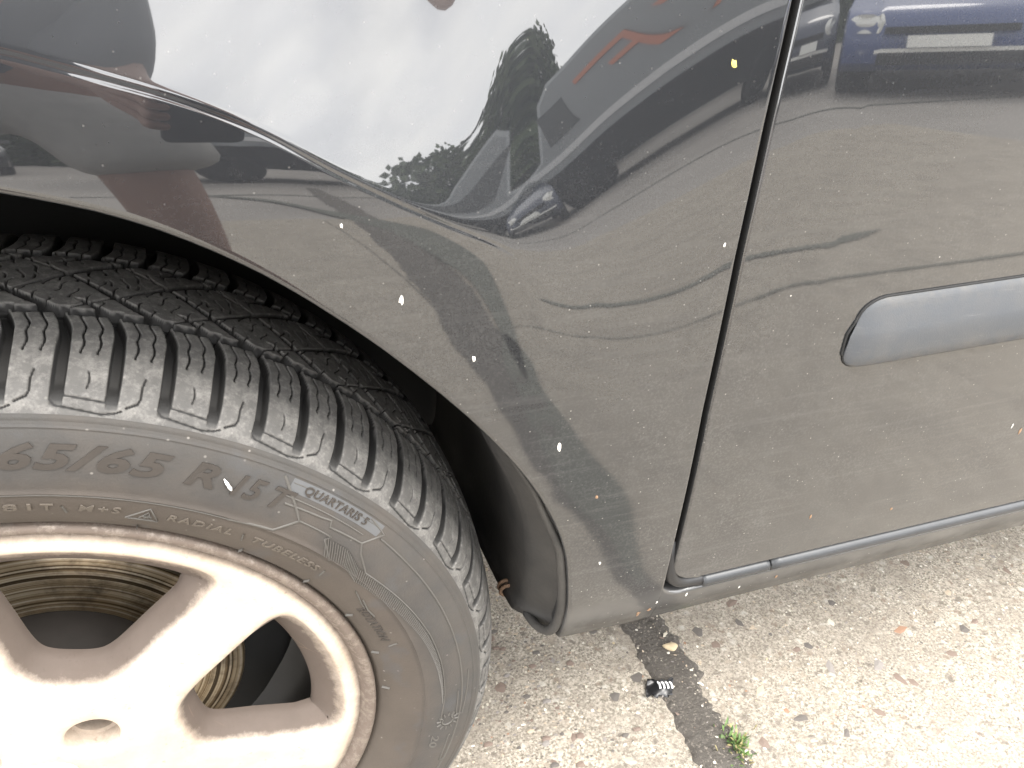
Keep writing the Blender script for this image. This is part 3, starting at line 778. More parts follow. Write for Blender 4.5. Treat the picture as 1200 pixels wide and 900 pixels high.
obj('name_panel', on_side(PA.ravel(), PRR.ravel(), np.full(PA.size, .0002)), gridfaces(30, 6, flip=True), M['name_panel'], wheel, HUB)
text('QUARTARIS 5', 48.3, 37.2, .2672, .0046, 'letter', .1, .012, gap=1.05, raise_=.0009)
text('ROTATION', 25.4, 15.4, .2200, .0054, 'letter', .15, .012, gap=1.1, raise_=.0006)
for a in (73.6, 50.9, 36.6, 14.0): ridge([(a+.3, .2290), (a-.3, .2228)], .0010, .0006)
for a in (84, 64.4, 49, 36, 24, 12, 1): ridge([(a+.05, .2150), (a-.05, .2105)], .00035, .0016, name='rubber_whisker')
# mountain mark between the small words
ridge([(66.4, .2218), (63.9, .2322), (62.3, .2215), (66.2, .2216)], .0008, .0006)
ridge([(64.8, .2228), (63.9, .2290), (63.2, .2226)], .0006, .0005)
for a in (0, 60, 120):
    a = math.radians(a); ridge([(63.9+.55*math.cos(a), .2250+.0020*math.sin(a)), (63.9-.55*math.cos(a), .2250-.0020*math.sin(a))], .0005, .0006)
# panel outlines round the name
ridge([(51.4, .2722), (46.4, .2515), (48.5, .2395), (54.5, .2368)], .0018, .0006)
ridge([(46.4, .2515), (41.2, .2512), (41.6, .2478), (38.3, .2372)], .0012, .0005)
ridge([(50.6, .2625), (37.9, .2622)], .0009, .0005); ridge([(49.6, .2580), (44.2, .2590), (42.9, .2600), (42.4, .2560), (37.0, .2575)], .0014, .0005)
ridge([(37.0, .2575), (35.4, .2690), (38.5, .2722)], .0014, .0005); ridge([(37.0, .2575), (35.8, .2520), (32.4, .2440)], .0013, .0005)
ridge([(50.0, .2705), (37.0, .2705)], .0007, .0004)
ridge([(35.4, .2660)]+[(a, .2650-.0004*math.sin(a/8)) for a in range(30, -30, -6)], .0013, .0006)
ridge([(32.4, .2440)]+[(28, .2455), (22, .2478), (14, .2505), (6, .2518), (-2, .2520), (-9, .2508)], .0010, .0006)
ridge([(54.5, .2368), (90, .2372)], .0008, .0005)
ridge([(-2, .2620), (-8.0, .2625), (-8.4, .2675), (-2.5, .2690), (2, .2700)], .0010, .0006)
ridge([(-13, .2610), (-20, .2620), (-20, .2660), (-13, .2655)], .0010, .0006)
ridge([(27.5, .2285), (24.5, .2258), (22.5, .2262)], .0010, .0006); ridge([(30, .2300), (27, .2262), (25.2, .2250)], .0008, .0006)
# fine ribbing band
b = MB()
for a in np.arange(40.6, -4, -.42):
    f = np.interp(a, [-4, 8, 30, 40.6], [.0008, .0035, .0080, .0115]); rt = np.interp(a, [-4, 6, 14, 22, 28, 33, 37, 40.6], [.2512, .2510, .2497, .2470, .2447, .2440, .2500, .2495])
    ridge([(a+math.degrees(f/.245*.42), rt), (a-math.degrees(f/.245*.42), rt-f)], .0008, .0006, b=b)
o = b.build('fine_ribbing', M['ridge'], wheel, HUB); o['kind'] = 'stuff'
# worn emblem and number blobs low on the sidewall
b = MB()
for i in range(12):
    a = 2*math.pi*i/12; ridge([(-9.2+1.3*math.cos(a), .2568+.0052*math.sin(a)), (-9.2+2.2*math.cos(a), .2568+.0085*math.sin(a))], .0013, .0006, b=b)
ridge([(-9.2+1.0*math.cos(t), .2568+.0042*math.sin(t)) for t in np.linspace(.5, 5.4, 12)], .0012, .0006, b=b)
b.build('moulded_emblem', M['ridge'], wheel, HUB)
text('20', -12.6, -16.0, .2475, .006, 'ridge', .2, .015, raise_=.0005)
# chalk-white nick by the size marking
pts = on_side(np.linspace(57.6, 56.2, 6), np.linspace(.2612, .2560, 6), np.full(6, .0012)); b = MB(); b.tube(pts, [.0003, .0007, .0009, .0008, .0010, .0004], 6)
b.build('white_scuff', simple('white_scuff', (.8, .78, .74), .8), wheel, HUB)

# rim: face with six windows, draughted walls, lip, barrel
def rim():
    from mathutils.geometry import delaunay_2d_cdt
    def facey(r):
        return np.interp(r, [0, .03, .06, .085, .12, .17, .1855, .1895, .1925, .1955], [-.012, -.012, -.011, -.008, -.004, -.0005, .0, .0015, .0035, .0045])
    def hole(ac, grow=0.):
        # contour of one window in local frame (u along the radial centre line)
        hw = .0215-grow; ro = .1835+grow; ri = .084-grow
        ang = math.radians(30)
        def edge(r, sgn):        # point at radius r on the spoke side line
            d = hw; a = ang-math.asin(min(.95, d/r)); return (r*math.cos(a), sgn*r*math.sin(a))
        raw = []
        for r in np.linspace(ri, ro, 24): raw.append(edge(r, -1))
        a1 = ang-math.asin(hw/ro)
        for a in np.linspace(-a1, a1, 30)[1:-1]: raw.append((ro*math.cos(a), ro*math.sin(a)))
        for r in np.linspace(ro, ri, 24): raw.append(edge(r, 1))
        a1 = ang-math.asin(min(.95, hw/ri))
        for a in np.linspace(a1, -a1, 10)[1:-1]: raw.append((ri*math.cos(a), ri*math.sin(a)))
        P = np.array(raw); P = np.vstack([P, P[:1]])
        d = np.r_[0, np.cumsum(np.linalg.norm(np.diff(P, axis=0), axis=1))]; t = np.linspace(0, d[-1], 181)[:-1]
        P = np.stack([np.interp(t, d, P[:, 0]), np.interp(t, d, P[:, 1])], 1)
        rad = np.hypot(P[:, 0], P[:, 1])
        for it in range(70):     # round the corners
            P = .5*P+.25*(np.roll(P, 1, 0)+np.roll(P, -1, 0))
        c, s = math.cos(math.radians(ac)), math.sin(math.radians(ac))
        return np.stack([P[:, 0]*c-P[:, 1]*s, P[:, 0]*s+P[:, 1]*c], 1)
    def offset(P, d):
        T = np.roll(P, -1, 0)-np.roll(P, 1, 0); T /= np.linalg.norm(T, axis=1, keepdims=True); N = np.stack([T[:, 1], -T[:, 0]], 1)
        c = P.mean(0); s = np.sign(((P-c)*N).sum())
        return P+N*s*d
    HA = [69+60*k for k in range(6)]
    holes = [hole(a) for a in HA]
    lugs = []
    for a in (46, 136, 226, 316):
        t = np.linspace(0, 2*np.pi, 40, endpoint=False); lugs.append(np.stack([.047*math.cos(math.radians(a))+.0165*np.cos(t), .047*math.sin(math.radians(a))+.0165*np.sin(t)], 1))
    t = np.linspace(0, 2*np.pi, 64, endpoint=False); cap = np.stack([.021*np.cos(t), .021*np.sin(t)], 1)
    RO = .1955
    pts, edges, loops = [], [], []
    def addloop(P):
        s = len(pts); pts.extend(map(tuple, P)); n = len(P); edges.extend((s+i, s+(i+1) % n) for i in range(n)); loops.append((s, n)); return s
    tt = np.linspace(0, 2*np.pi, 360, endpoint=False)
    so = addloop(np.stack([RO*np.cos(tt), RO*np.sin(tt)], 1))
    for R_ in (.1925, .1895, .1866): addloop(np.stack([R_*np.cos(tt), R_*np.sin(tt)], 1))
    hs = [addloop(h) for h in holes]; ls = [addloop(l) for l in lugs]; cs = addloop(cap)
    for h in holes: addloop(offset(h, .0014))     # rounded brow of the windows
    for l in lugs: addloop(l+(l-l.mean(0))*.09)
    from math import hypot
    # interior points
    allc = [np.array(h) for h in holes]+lugs+[cap]
    def inside(p, P):
        x, y = p; a = P; b_ = np.roll(P, -1, 0); c = ((a[:, 1] > y) != (b_[:, 1] > y)) & (x < (b_[:, 0]-a[:, 0])*(y-a[:, 1])/(b_[:, 1]-a[:, 1]+1e-15)+a[:, 0]); return c.sum() % 2 == 1
    g = np.arange(-.19, .19, .0055)
    for x in g:
        for y in g:
            if hypot(x, y) > .184: continue
            if any(inside((x, y), P) for P in allc): continue
            if min(np.hypot(P[:, 0]-x, P[:, 1]-y).min() for P in allc) < .003: continue
            pts.append((x, y))
    vs, es, fs, *_ = delaunay_2d_cdt([Vector(p) for p in pts], edges, [], 0, 1e-6)
    vs = np.array([v[:] for v in vs]); keep = []
    for f in fs:
        c = vs[list(f)].mean(0)
        if hypot(*c) > RO: continue
        if any(inside(c, P) for P in allc): continue
        keep.append(list(f))
    r = np.hypot(vs[:, 0], vs[:, 1])
    y = facey(r)
    # brow drop and crown of the spokes
    dmin = np.min([np.min(np.hypot(vs[:, None, 0]-P[None, :, 0], vs[:, None, 1]-P[None, :, 1]), axis=1) for P in holes], axis=0)
    y = y+.0012*np.clip(1-dmin/.0014, 0, 1)+.0022*np.clip(1-dmin/.010, 0, 1)**2
    dl = np.min([np.min(np.hypot(vs[:, None, 0]-P[None, :, 0], vs[:, None, 1]-P[None, :, 1]), axis=1) for P in lugs+[cap]], axis=0)
    y = y+.0008*np.clip(1-dl/.0016, 0, 1)
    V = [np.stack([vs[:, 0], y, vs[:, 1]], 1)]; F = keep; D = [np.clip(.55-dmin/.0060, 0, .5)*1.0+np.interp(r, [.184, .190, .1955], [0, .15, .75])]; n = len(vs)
    def wall(P, offs, ys, dust):
        nonlocal n
        rr = np.hypot(P[:, 0], P[:, 1]); yb = facey(rr); base = n; k = len(P)
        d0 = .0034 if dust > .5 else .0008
        for o, dy in zip(offs, ys):
            fo = (1+1.3*np.clip((rr-.150)/.03, 0, 1))[:, None]
            Q = P+(offset(P, -o)-P)*fo if o else P
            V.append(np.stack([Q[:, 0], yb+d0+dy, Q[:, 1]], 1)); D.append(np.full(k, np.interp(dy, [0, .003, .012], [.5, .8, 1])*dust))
        n += k*len(offs)
        for i in range(len(offs)-1):
            for j in range(k):
                a, b2 = base+i*k+j, base+i*k+(j+1) % k; F.append([a, b2, b2+k, a+k])
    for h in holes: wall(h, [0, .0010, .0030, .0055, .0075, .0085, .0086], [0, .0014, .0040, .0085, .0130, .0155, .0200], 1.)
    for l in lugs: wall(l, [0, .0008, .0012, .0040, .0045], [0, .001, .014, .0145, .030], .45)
    V = np.concatenate(V); V[:, 2] += HZ
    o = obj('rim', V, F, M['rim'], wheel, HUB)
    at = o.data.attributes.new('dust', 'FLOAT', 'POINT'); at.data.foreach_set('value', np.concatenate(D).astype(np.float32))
    bm = bmesh.new(); bm.from_mesh(o.data); bmesh.ops.remove_doubles(bm, verts=bm.verts, dist=1e-5); bmesh.ops.recalc_face_normals(bm, faces=bm.faces)
    bm.to_mesh(o.data); bm.free(); autosmooth(o, 60)
    b = MB(); b.lathe([(.0208, -.0095), (.0203, -.0120), (.0185, -.0130), (.010, -.0138), (.0001, -.0142)], 64); b.build('centre_cap', M['rim'], wheel, HUB, HUB)
    # outer lip and flange
    b = MB(); b.lathe([(.1950, .0060), (.1953, .0046), (.1966, .0034), (.1985, .0006), (.2005, -.0016), (.2025, -.0024), (.2046, -.0020), (.2058, -.0004), (.2062, .0025), (.2056, .0055)], 240); b.build('rim_lip', M['lip'], wheel, HUB, HUB)
    b = MB(); b.lathe([(.1955, .006), (.183, .030), (.178, .05), (.176, .12), (.185, .15)], 120); b.build('rim_barrel', M['barrel'], wheel, HUB, HUB)
    b = MB()
    b.lathe([(.070, .0655), (.072, .0650), (.1185, .0650), (.1198, .0660), (.1200, .0720), (.1190, .0730), (.07, .0730)], 180); b.build('brake_disc', M['disc'], wheel, HUB, HUB)
    b = MB(); b.lathe([(.0001, .020), (.058, .020), (.066, .024), (.0695, .034), (.0698, .0655)], 96); b.build('disc_hat', M['hat'], wheel, HUB, HUB)
    b = MB(); b.lathe([(.0001, .080), (.15, .082), (.16, .10)], 64); b.build('brake_backplate', M['under'], wheel, HUB, HUB)
    b = MB()
    for l in (46, 136, 226, 316):
        c = np.array([.047*math.cos(math.radians(l)), .018, .047*math.sin(math.radians(l))+HZ]); a = np.linspace(0, 2*np.pi, 7)[:-1]
        # bolt head deep in its bore
        V = [(c[0]+.0085*math.cos(t), yy, c[2]+.0085*math.sin(t)) for yy in (.008, .022) for t in a]
        bb = MB(); bb.add(V, [[0, 1, 2, 3, 4, 5]]+[[i, (i+1) % 6, 6+(i+1) % 6, 6+i] for i in range(6)]); bb.build('wheel_bolt', M['bolt'], wheel, HUB, smooth=False)
M['bolt'] = simple('dull_bolt_steel', (.35, .34, .32), .5, .6)
rim()

# ------------------------------------------------------------------ ground
def ground():
    # yard sheet reaching the horizon, with the finer slab round the wheel laid on it
    obj('ground', [(-150, -150, -.012), (150, -150, -.012), (150, 150, -.012), (-150, 150, -.012)], [[0, 1, 2, 3]], M['road'], None, (0, 0, -.012))['kind'] = 'structure'
    # two cast slabs either side of the tar joint, gently uneven
    def slab(name, x0, x1, y0, y1, n, m):
        X, Y = np.meshgrid(np.linspace(x0, x1, n), np.linspace(y0, y1, m), indexing='ij')
        Z = .0012*np.sin(X*7+Y*3)+.0010*np.sin(Y*11-X*5)
        V = np.stack([X, Y, Z], -1).reshape(-1, 3)
        o = obj(name, V, gridfaces(n, m), M['concrete'], None, ((x0+x1)/2, (y0+y1)/2, 0)); o['kind'] = 'structure'; return o
    a = slab('concrete_slab', -2.5, .543, -3.6, 1.6, 150, 200); b = slab('concrete_slab', .547, 3.6, -3.6, 1.6, 120, 200)
    return a, b
slabL, slabR = ground()
def gz(x, y): return .0012*math.sin(x*7+y*3)+.0010*math.sin(y*11-x*5)
def wob(t, a, f, ph): return a*(math.sin(t*f+ph)+.6*math.sin(t*f*2.3+ph*2)+.35*math.sin(t*f*5.1+ph*3.3))
def strip_x(y):    # centre of the tar joint
    return .545-.004*math.sin(y*9)+(.035*max(0, -y-.3)) + .02*max(0,-y-1.2)
def smooth_noise(n, k):
    a = rng.normal(0, 1, n+2*k); a = np.convolve(a, np.hanning(2*k+1)/np.sqrt((np.hanning(2*k+1)**2).sum()), 'valid'); return a
def tar_strip():
    ys = np.concatenate([np.linspace(1.5, .5, 60)[:-1], np.linspace(.5, -.6, 420)[:-1], np.linspace(-.6, -7, 120)])
    V = []; nn = len(ys); EL = smooth_noise(nn, 9)*.0016+smooth_noise(nn, 2)*.0013; ER = smooth_noise(nn, 12)*.0026+smooth_noise(nn, 2)*.0018
    for iy, y in enumerate(ys):
        c = strip_x(y); base = .0235 if y > -.35 else .0235+.03*min(1, (-.35-y)/.8)
        l = base+wob(y, .0022, 37, .5)+EL[iy]; r = base+wob(y, .0026, 31, 2.1)+ER[iy]
        r += .012*math.exp(-((y-.12)/.05)**2)
        g = gz(c, y)
        hh = .0028+.0008*math.sin(y*60)
        V.append([(c-l, y, g+.0002), (c-l+.003, y, g+hh+rng.normal(0, .0004)), (c-l*.4, y, g+hh*1.25+rng.normal(0, .0005)), (c+.001, y, g+hh*1.1+rng.normal(0, .0005)), (c+r*.45, y, g+hh*1.3+rng.normal(0, .0005)), (c+r-.003, y, g+hh+rng.normal(0, .0004)), (c+r, y, g+.0002)])
    V = np.array(V); n, m = V.shape[:2]
    o = obj('tar_joint', V.reshape(-1, 3), gridfaces(n, m, flip=True), M['tar'], None, (.53, 0, 0)); o['kind'] = 'structure'
    # cross joint of the slabs out in the yard, and further cracks: seen mirrored in the paint
    def crack(name, P, w, mat, z=.004):
        P = resample(np.array(P, float), 120); T = np.gradient(P, axis=0); T /= np.linalg.norm(T, axis=1, keepdims=True); N = np.stack([-T[:, 1], T[:, 0]], 1)
        tt_ = np.linspace(0, 1, 120); ww = w*(.9+.18*np.sin(tt_*9+len(name))+.08*np.sin(tt_*23+2)+(.75*rng.random(120)-.3 if w < .03 else 0)); ww = ww*np.clip(np.minimum(tt_, 1-tt_)*5, 0, 1)**.7; V = np.concatenate([np.c_[P+N*ww[:, None], np.full(120, z)], np.c_[P-N*ww[:, None], np.full(120, z)]])
        F = [[i, i+1, 121+i, 120+i][::-1] for i in range(119)]
        o = obj(name, V, F, mat, None, (P[60, 0], P[60, 1], 0)); o['kind'] = 'structure'
    crack('slab_joint', [(.60, -1.225), (1.2, -1.23), (2.0, -1.22), (2.8, -1.24), (3.5, -1.26)], .007, M['moss'], .0045)
    crack('ground_crack', [(-3, -6.0), (1, -5.6), (3.5, -4.7), (6, -4.4), (10, -4.0)], .035, M['moss'], -.006)
    crack('ground_crack', [(1.0, -1.55), (1.25, -1.62), (1.6, -1.50), (1.9, -1.58)], .022, M['moss'], .0055)
    # weathered verge of moss and weeds by the tar joint
    crack('mossy_verge', [(.60, -.9), (.66, -1.3), (.74, -2.2), (.72, -3.4), (.4, -4.8), (-.2, -6)], .055, M['moss'], .0055)
    crack('mossy_verge', [(.552, -.25), (.57, -.5), (.59, -.8), (.635, -1.19)], .036, M['moss'], .0055)
tar_strip()

# stones cast into the concrete: the large ones one by one, the fine grit as one mesh
def stones():
    def rock(k=9, flat=.35):
        bm = bmesh.new(); bmesh.ops.create_icosphere(bm, subdivisions=1, radius=1)
        for v in bm.verts:
            f = .55+.85*random.random(); v.co = Vector((v.co.x*f, v.co.y*f, v.co.z*flat*(.8+.4*random.random())))
        V = [v.co[:] for v in bm.verts]; F = [[v.index for v in f.verts] for f in bm.faces]; bm.free(); return np.array(V), F
    shapes = [rock() for _ in range(14)]
    def free(x, y):
        return abs(x-strip_x(y)) > .030
    cols = [4, 3, 2, 3, 2, 1, 5, 0]; wts = [.20, .24, .20, .1, .08, .08, .06, .04]
    meshes = {}
    def pebble(x, y, r, ci, asp=1.4, rot=None):
        key = (random.randrange(14), ci)
        if key not in meshes: V, F = shapes[key[0]]; meshes[key] = mesh('pebble', V, F, PEB[ci], smooth=False)
        o = link(bpy.data.objects.new('pebble', meshes[key]))
        slab = slabL if x < strip_x(y) else slabR
        setp(o, slab, (x, y, gz(x, y)-r*.02-.0002)); o.scale = (r*asp, r, r*.6); o.rotation_euler.z = random.random()*6.28 if rot is None else rot
    fixed = [(.778, .073, .0068, 2, 1.5, .9), (.788, .050, .0060, 3, 2.0, 2.2), (.800, .040, .0055, 3, 1.4, 2.0), (.654, .039, .0062, 4, 1.7, .3), (.722, .085, .0050, 2, 1.8, 1.2), (.700, .118, .0048, 3, 1.3, .4), (.715, .118, .0042, 4, 1.5, 2.1), (.60, .172, .0058, 4, 1.7, 1.5), (.612, .150, .0052, 3, 1.4, 2.4), (.470, .120, .0055, 4, 1.3, 1.4), (.835, .105, .0050, 5, 1.8, .2), (.870, .06, .0050, 3, 1.4, 2.6), (.93, .09, .0055, 3, 1.4, .5), (.78, .165, .0050, 4, 1.3, .9), (.66, .20, .0055, 3, 1.5, .2), (.74, .02, .0050, 3, 1.6, 2.5), (.69, .01, .0045, 4, 1.4, 1.0)]
    for fx in fixed: pebble(*fx)
    n = 0
    while n < 285:
        x = random.uniform(.30, 1.12); y = random.uniform(-.13, .34)
        # only where the camera can see the floor
        if x < .36 and y > .1: pass
        if not free(x, y): continue
        u = random.random(); r = .0013+.0050*u**5
        ci = random.choices(cols, wts)[0]
        pebble(x, y, r, ci, 1.0+.8*random.random()); n += 1
    # fine grit
    b = MB(); N = 9000
    for i in range(N):
        x = random.uniform(.26, 1.25); y = random.uniform(-.18, .55)
        if not free(x, y) and random.random() > (.8 if x > strip_x(y)+.008 else .3): continue
        V, F = shapes[i % 14]; r = random.uniform(.0005, .0018); a = random.random()*6.28; c, s = math.cos(a), math.sin(a)
        Q = V*np.array([r*random.uniform(1, 1.7), r, r*.7]); Q = np.stack([Q[:, 0]*c-Q[:, 1]*s+x, Q[:, 0]*s+Q[:, 1]*c+y, Q[:, 2]+gz(x, y)+(-.0002 if free(x, y) else .0042)], 1)
        b.add(Q, F, random.choices(range(8), [.30, .22, .12, .09, .06, .04, .15, .02])[0])
    o = b.build('fine_grit', PEB, None, (.7, .2, 0), smooth=False); o['kind'] = 'stuff'
    # crumbs of dirt and litter lying under the arch
    b = MB()
    for i in range(420):
        x = random.gauss(.375, .045); y = random.uniform(.05, .40)
        V, F = shapes[i % 14]; r = random.uniform(.0006, .0018) if i % 12 else .0034
        b.add(V*np.array([r*1.4, r, r*.8])+np.array([x, y, gz(x, y)+r*.3]), F, random.choice([1, 2, 3, 4]))
    o = b.build('dirt_crumbs', PEB, None, (.38, .2, 0), smooth=False); o['kind'] = 'stuff'
    # loose things on the tar joint
    bm = bmesh.new(); bmesh.ops.create_icosphere(bm, subdivisions=3, radius=1)
    for v in bm.verts: v.co = Vector((v.co.x*(1+.15*math.sin(v.co.y*3)), v.co.y*.62*(1+.2*math.sin(v.co.x*2.5)), v.co.z*.42))
    V = np.array([v.co[:] for v in bm.verts])*.0085; F = [[v.index for v in f.verts] for f in bm.faces]; bm.free()
    px, py = PEBBLE_XY
    o = obj('pebble', V+np.array([px, py, gz(px, py)+.0055]), F, PEB[7], None, (px, py, gz(px, py)))
    tag(o, 'loose yellowish pebble lying on the dark tar joint, close to the car', 'pebble'); o.rotation_euler.z = -.3
    # torn black plastic scrap with white bars
    sx, sy_ = SCRAP_XY; g = gz(sx, sy_)+.005
    sc_ = empty('plastic_scrap', (sx, sy_, g)); tag(sc_, 'torn black plastic scrap with white bars lying on the edge of the tar joint', 'litter')
    n = 10; V = []
    for i in range(n):
        for j in range(n):
            u, v = i/(n-1)-.5, j/(n-1)-.5
            e = .82+.2*math.sin(i*2.1)*math.cos(j*1.7)
            V.append((sx+.036*u*e+.010*v, sy_+.022*v*e-.006*u, g+.004*math.sin(u*5+1)*math.cos(v*4)+.006*max(0, -u-.25)+.005*max(0, v-.2)))
    V = np.array(V); V2 = V-np.array([0, 0, .0008]); F = gridfaces(n, n).tolist(); F += (gridfaces(n, n, flip=True)+n*n).tolist()
    rim_ = [i for i in range(n)]+[i*n+n-1 for i in range(1, n)]+[(n-1)*n+j for j in range(n-2, -1, -1)]+[i*n for i in range(n-2, 0, -1)]
    F += [[rim_[k], rim_[(k+1) % len(rim_)], rim_[(k+1) % len(rim_)]+n*n, rim_[k]+n*n] for k in range(len(rim_))]
    obj('torn_film', np.concatenate([V, V2]), F, simple('black_film', (.018, .018, .019), .35), sc_, (sx, sy_, g))
    wm = simple('white_print', (.8, .8, .8), .5, 0, .05)
    for k in range(4):
        b = MB(); p0 = np.array([sx-.001+.0042*k, sy_+.0045-.0012*k, g+.0052]); b.tube([p0+np.array([.0006*math.sin(t*4), -.0085*t, .001*math.sin(t*3)]) for t in np.linspace(0, 1, 8)], .0012, 6)
        b.build('white_bar', wm, sc_)
    # tuft of weed at the edge of the joint
    wx, wy = WEED_XY; b = MB(); g = gz(wx, wy)
    for i in range(150):
        a = random.random()*6.28; rr = abs(random.gauss(0, 1)); x = wx+.008*rr*math.cos(a); y = wy+.016*rr*math.sin(a)*.9
        L_ = random.uniform(.006, .016); a2 = random.random()*6.28; tl = random.uniform(.3, 1.1); w = random.uniform(.0006, .0016)
        d = np.array([math.cos(a2)*math.sin(tl), math.sin(a2)*math.sin(tl), math.cos(tl)]); sd = np.array([-math.sin(a2), math.cos(a2), 0])*w
        p = np.array([x, y, g]); q = p+d*L_*.6+np.array([0, 0, .001]); e = p+d*L_
        b.add([p-sd*.4, p+sd*.4, q+sd, q-sd, e], [[0, 1, 2, 3], [3, 2, 4]], random.choice([0, 0, 1, 2]))
    o = b.build('weed_tuft', [simple('weed_green', (.10, .17, .045), .6), simple('weed_dark_green', (.055, .10, .03), .6), simple('weed_straw', (.30, .26, .12), .7)], None, (wx, wy, g), smooth=False)
    tag(o, 'small green weed tuft growing out of the tar joint edge', 'weed')
PEBBLE_XY = (.556, .159); SCRAP_XY = (.520, .113); WEED_XY = (.569, .030)
stones()

# ------------------------------------------------------------------ the yard opposite: seen only as mirror images in the paint
def paintm(n, c): 
    t = NT(n); return t.done(t.bsdf(c, .4, 0, None, Coat_Weight=.8, Coat_Roughness=.05))
def parked(loc, rot, colname, col, label):
    """a plain hatchback standing nose towards the camera side (its nose at local -Y)"""
    root = empty('parked_car', loc); tag(root, label, 'car', None)
    pm = paintm(colname, col); dk = M['under']; chrome = simple('lamp_glass_'+colname, (.75, .75, .72), .2, .3); plate = simple('plate_'+colname, (.78, .78, .74), .5, 0, .05)
    R = Matrix.Rotation(rot, 3, 'Z')
    def put(b, nm, m, parent=root, smooth=True):
        V = b.arr(); V = np.array([R @ Vector(v) for v in V])+np.array(loc); o = obj(nm, V, b.F, m, parent, loc, b.mi, smooth); return o
    # body: side profile swept across the width with tumblehome
    pr = [(-1.98, .32), (-2.02, .50), (-1.97, .68), (-1.80, .80), (-1.0, .95), (-.35, 1.40), (.3, 1.47), (1.3, 1.42), (1.85, 1.0), (1.98, .85), (2.0, .40), (1.9, .28), (-1.85, .24)]
    ws = [-.80, -.76, -.55, 0, .55, .76, .80]
    V = []
    for w in ws:
        k = 1-.06*(abs(w) > .78)
        V.append([(w*(1-.16*max(0, (z-.9)/.5)), y*k*(1-.05*(w/.8)**2), .3+(z-.3)*(.97 if abs(w) > .7 else 1)) for y, z in pr])
    V = np.array(V); n = len(pr); b = MB(); F = []
    for i in range(len(ws)-1):
        for j in range(n): F.append([i*n+j, i*n+(j+1) % n, (i+1)*n+(j+1) % n, (i+1)*n+j])
    F += [list(range(n)), [(len(ws)-1)*n+j for j in range(n)][::-1]]
    b.add(V.reshape(-1, 3), F); o = put(b, 'body', pm); autosmooth(o, 40)
    b = MB(); b.add([(-.60, -1.02, .98), (.60, -1.02, .98), (.54, -.42, 1.385), (-.54, -.42, 1.385)], [[0, 1, 2, 3]]); b.add([(-.7, -1.0, .97), (.7, -1.0, .97), (.6, -.4, 1.40), (-.6, -.4, 1.40)], [[0, 1, 2, 3]]); 
    b.V = [v+np.array([0, -.025, .02]) for v in b.V]; b.F = b.F[:1]; b.mi = b.mi[:1]; put(b, 'windscreen', M['glass'])
    for s in (-1, 1):
        b = MB(); a = np.linspace(0, 2*np.pi, 20, endpoint=False)
        V = [(s*.56, -1.985, .66)]+[(s*.56+.16*math.cos(t)+.03*s, -1.96+.02*abs(math.cos(t))+(.10 if s*math.cos(t) > .5 else 0), .66+.085*math.sin(t)) for t in a]
        b.add(V, [[0, 1+i, 1+(i+1) % 20] for i in range(20)]); put(b, 'headlight', chrome)
        for y in (-1.25, 1.25):
            b = MB(); b.lathe([(.0001, -.10), (.19, -.10), (.20, -.09), (.29, -.10), (.305, -.06), (.305, .09), (.0001, .09)], 28); v = b.arr(); v = v[:, [1, 0, 2]]; b.V = [v*np.array([s*-1, 1, 1])+np.array([s*.74, y, .305])]; put(b, 'wheel', dk)
        b = MB(); b.box((s*.80-.02, -.75, .97), (s*.98, -.62, 1.09)); put(b, 'door_mirror', pm, smooth=False)
    b = MB(); b.box((-.5, -2.06, .30), (.5, -2.0, .40)); b.box((-.42, -2.035, .56), (.42, -2.0, .62)); put(b, 'grille', dk, smooth=False)
    b = MB(); b.box((-.26, -2.075, .445), (.26, -2.03, .545)); put(b, 'number_plate', plate, smooth=False)
    b = MB(); b.box((-.62, -2.052, .405), (.62, -2.01, .438)); put(b, 'bumper_strip', chrome, smooth=False)
    return root
parked((6.25, -6.12, -.012), math.radians(223), 'deep_blue_paint', (.02, .045, .16), 'dark blue hatchback parked nose-on across the yard, mirrored in the door')
parked((7.7, -4.5, -.012), math.radians(238), 'charcoal_paint', (.035, .036, .04), 'charcoal hatchback parked across the yard right of the dark blue one')
parked((5.35, -8.4, -.012), math.radians(212), 'ink_blue_paint', (.012, .02, .05), 'inky blue hatchback parked between the grey van and the dark blue hatchback')
parked((-3.6, -12.6, -.012), math.radians(164), 'black_paint', (.012, .012, .013), 'black hatchback parked far across the yard left of the grey van')

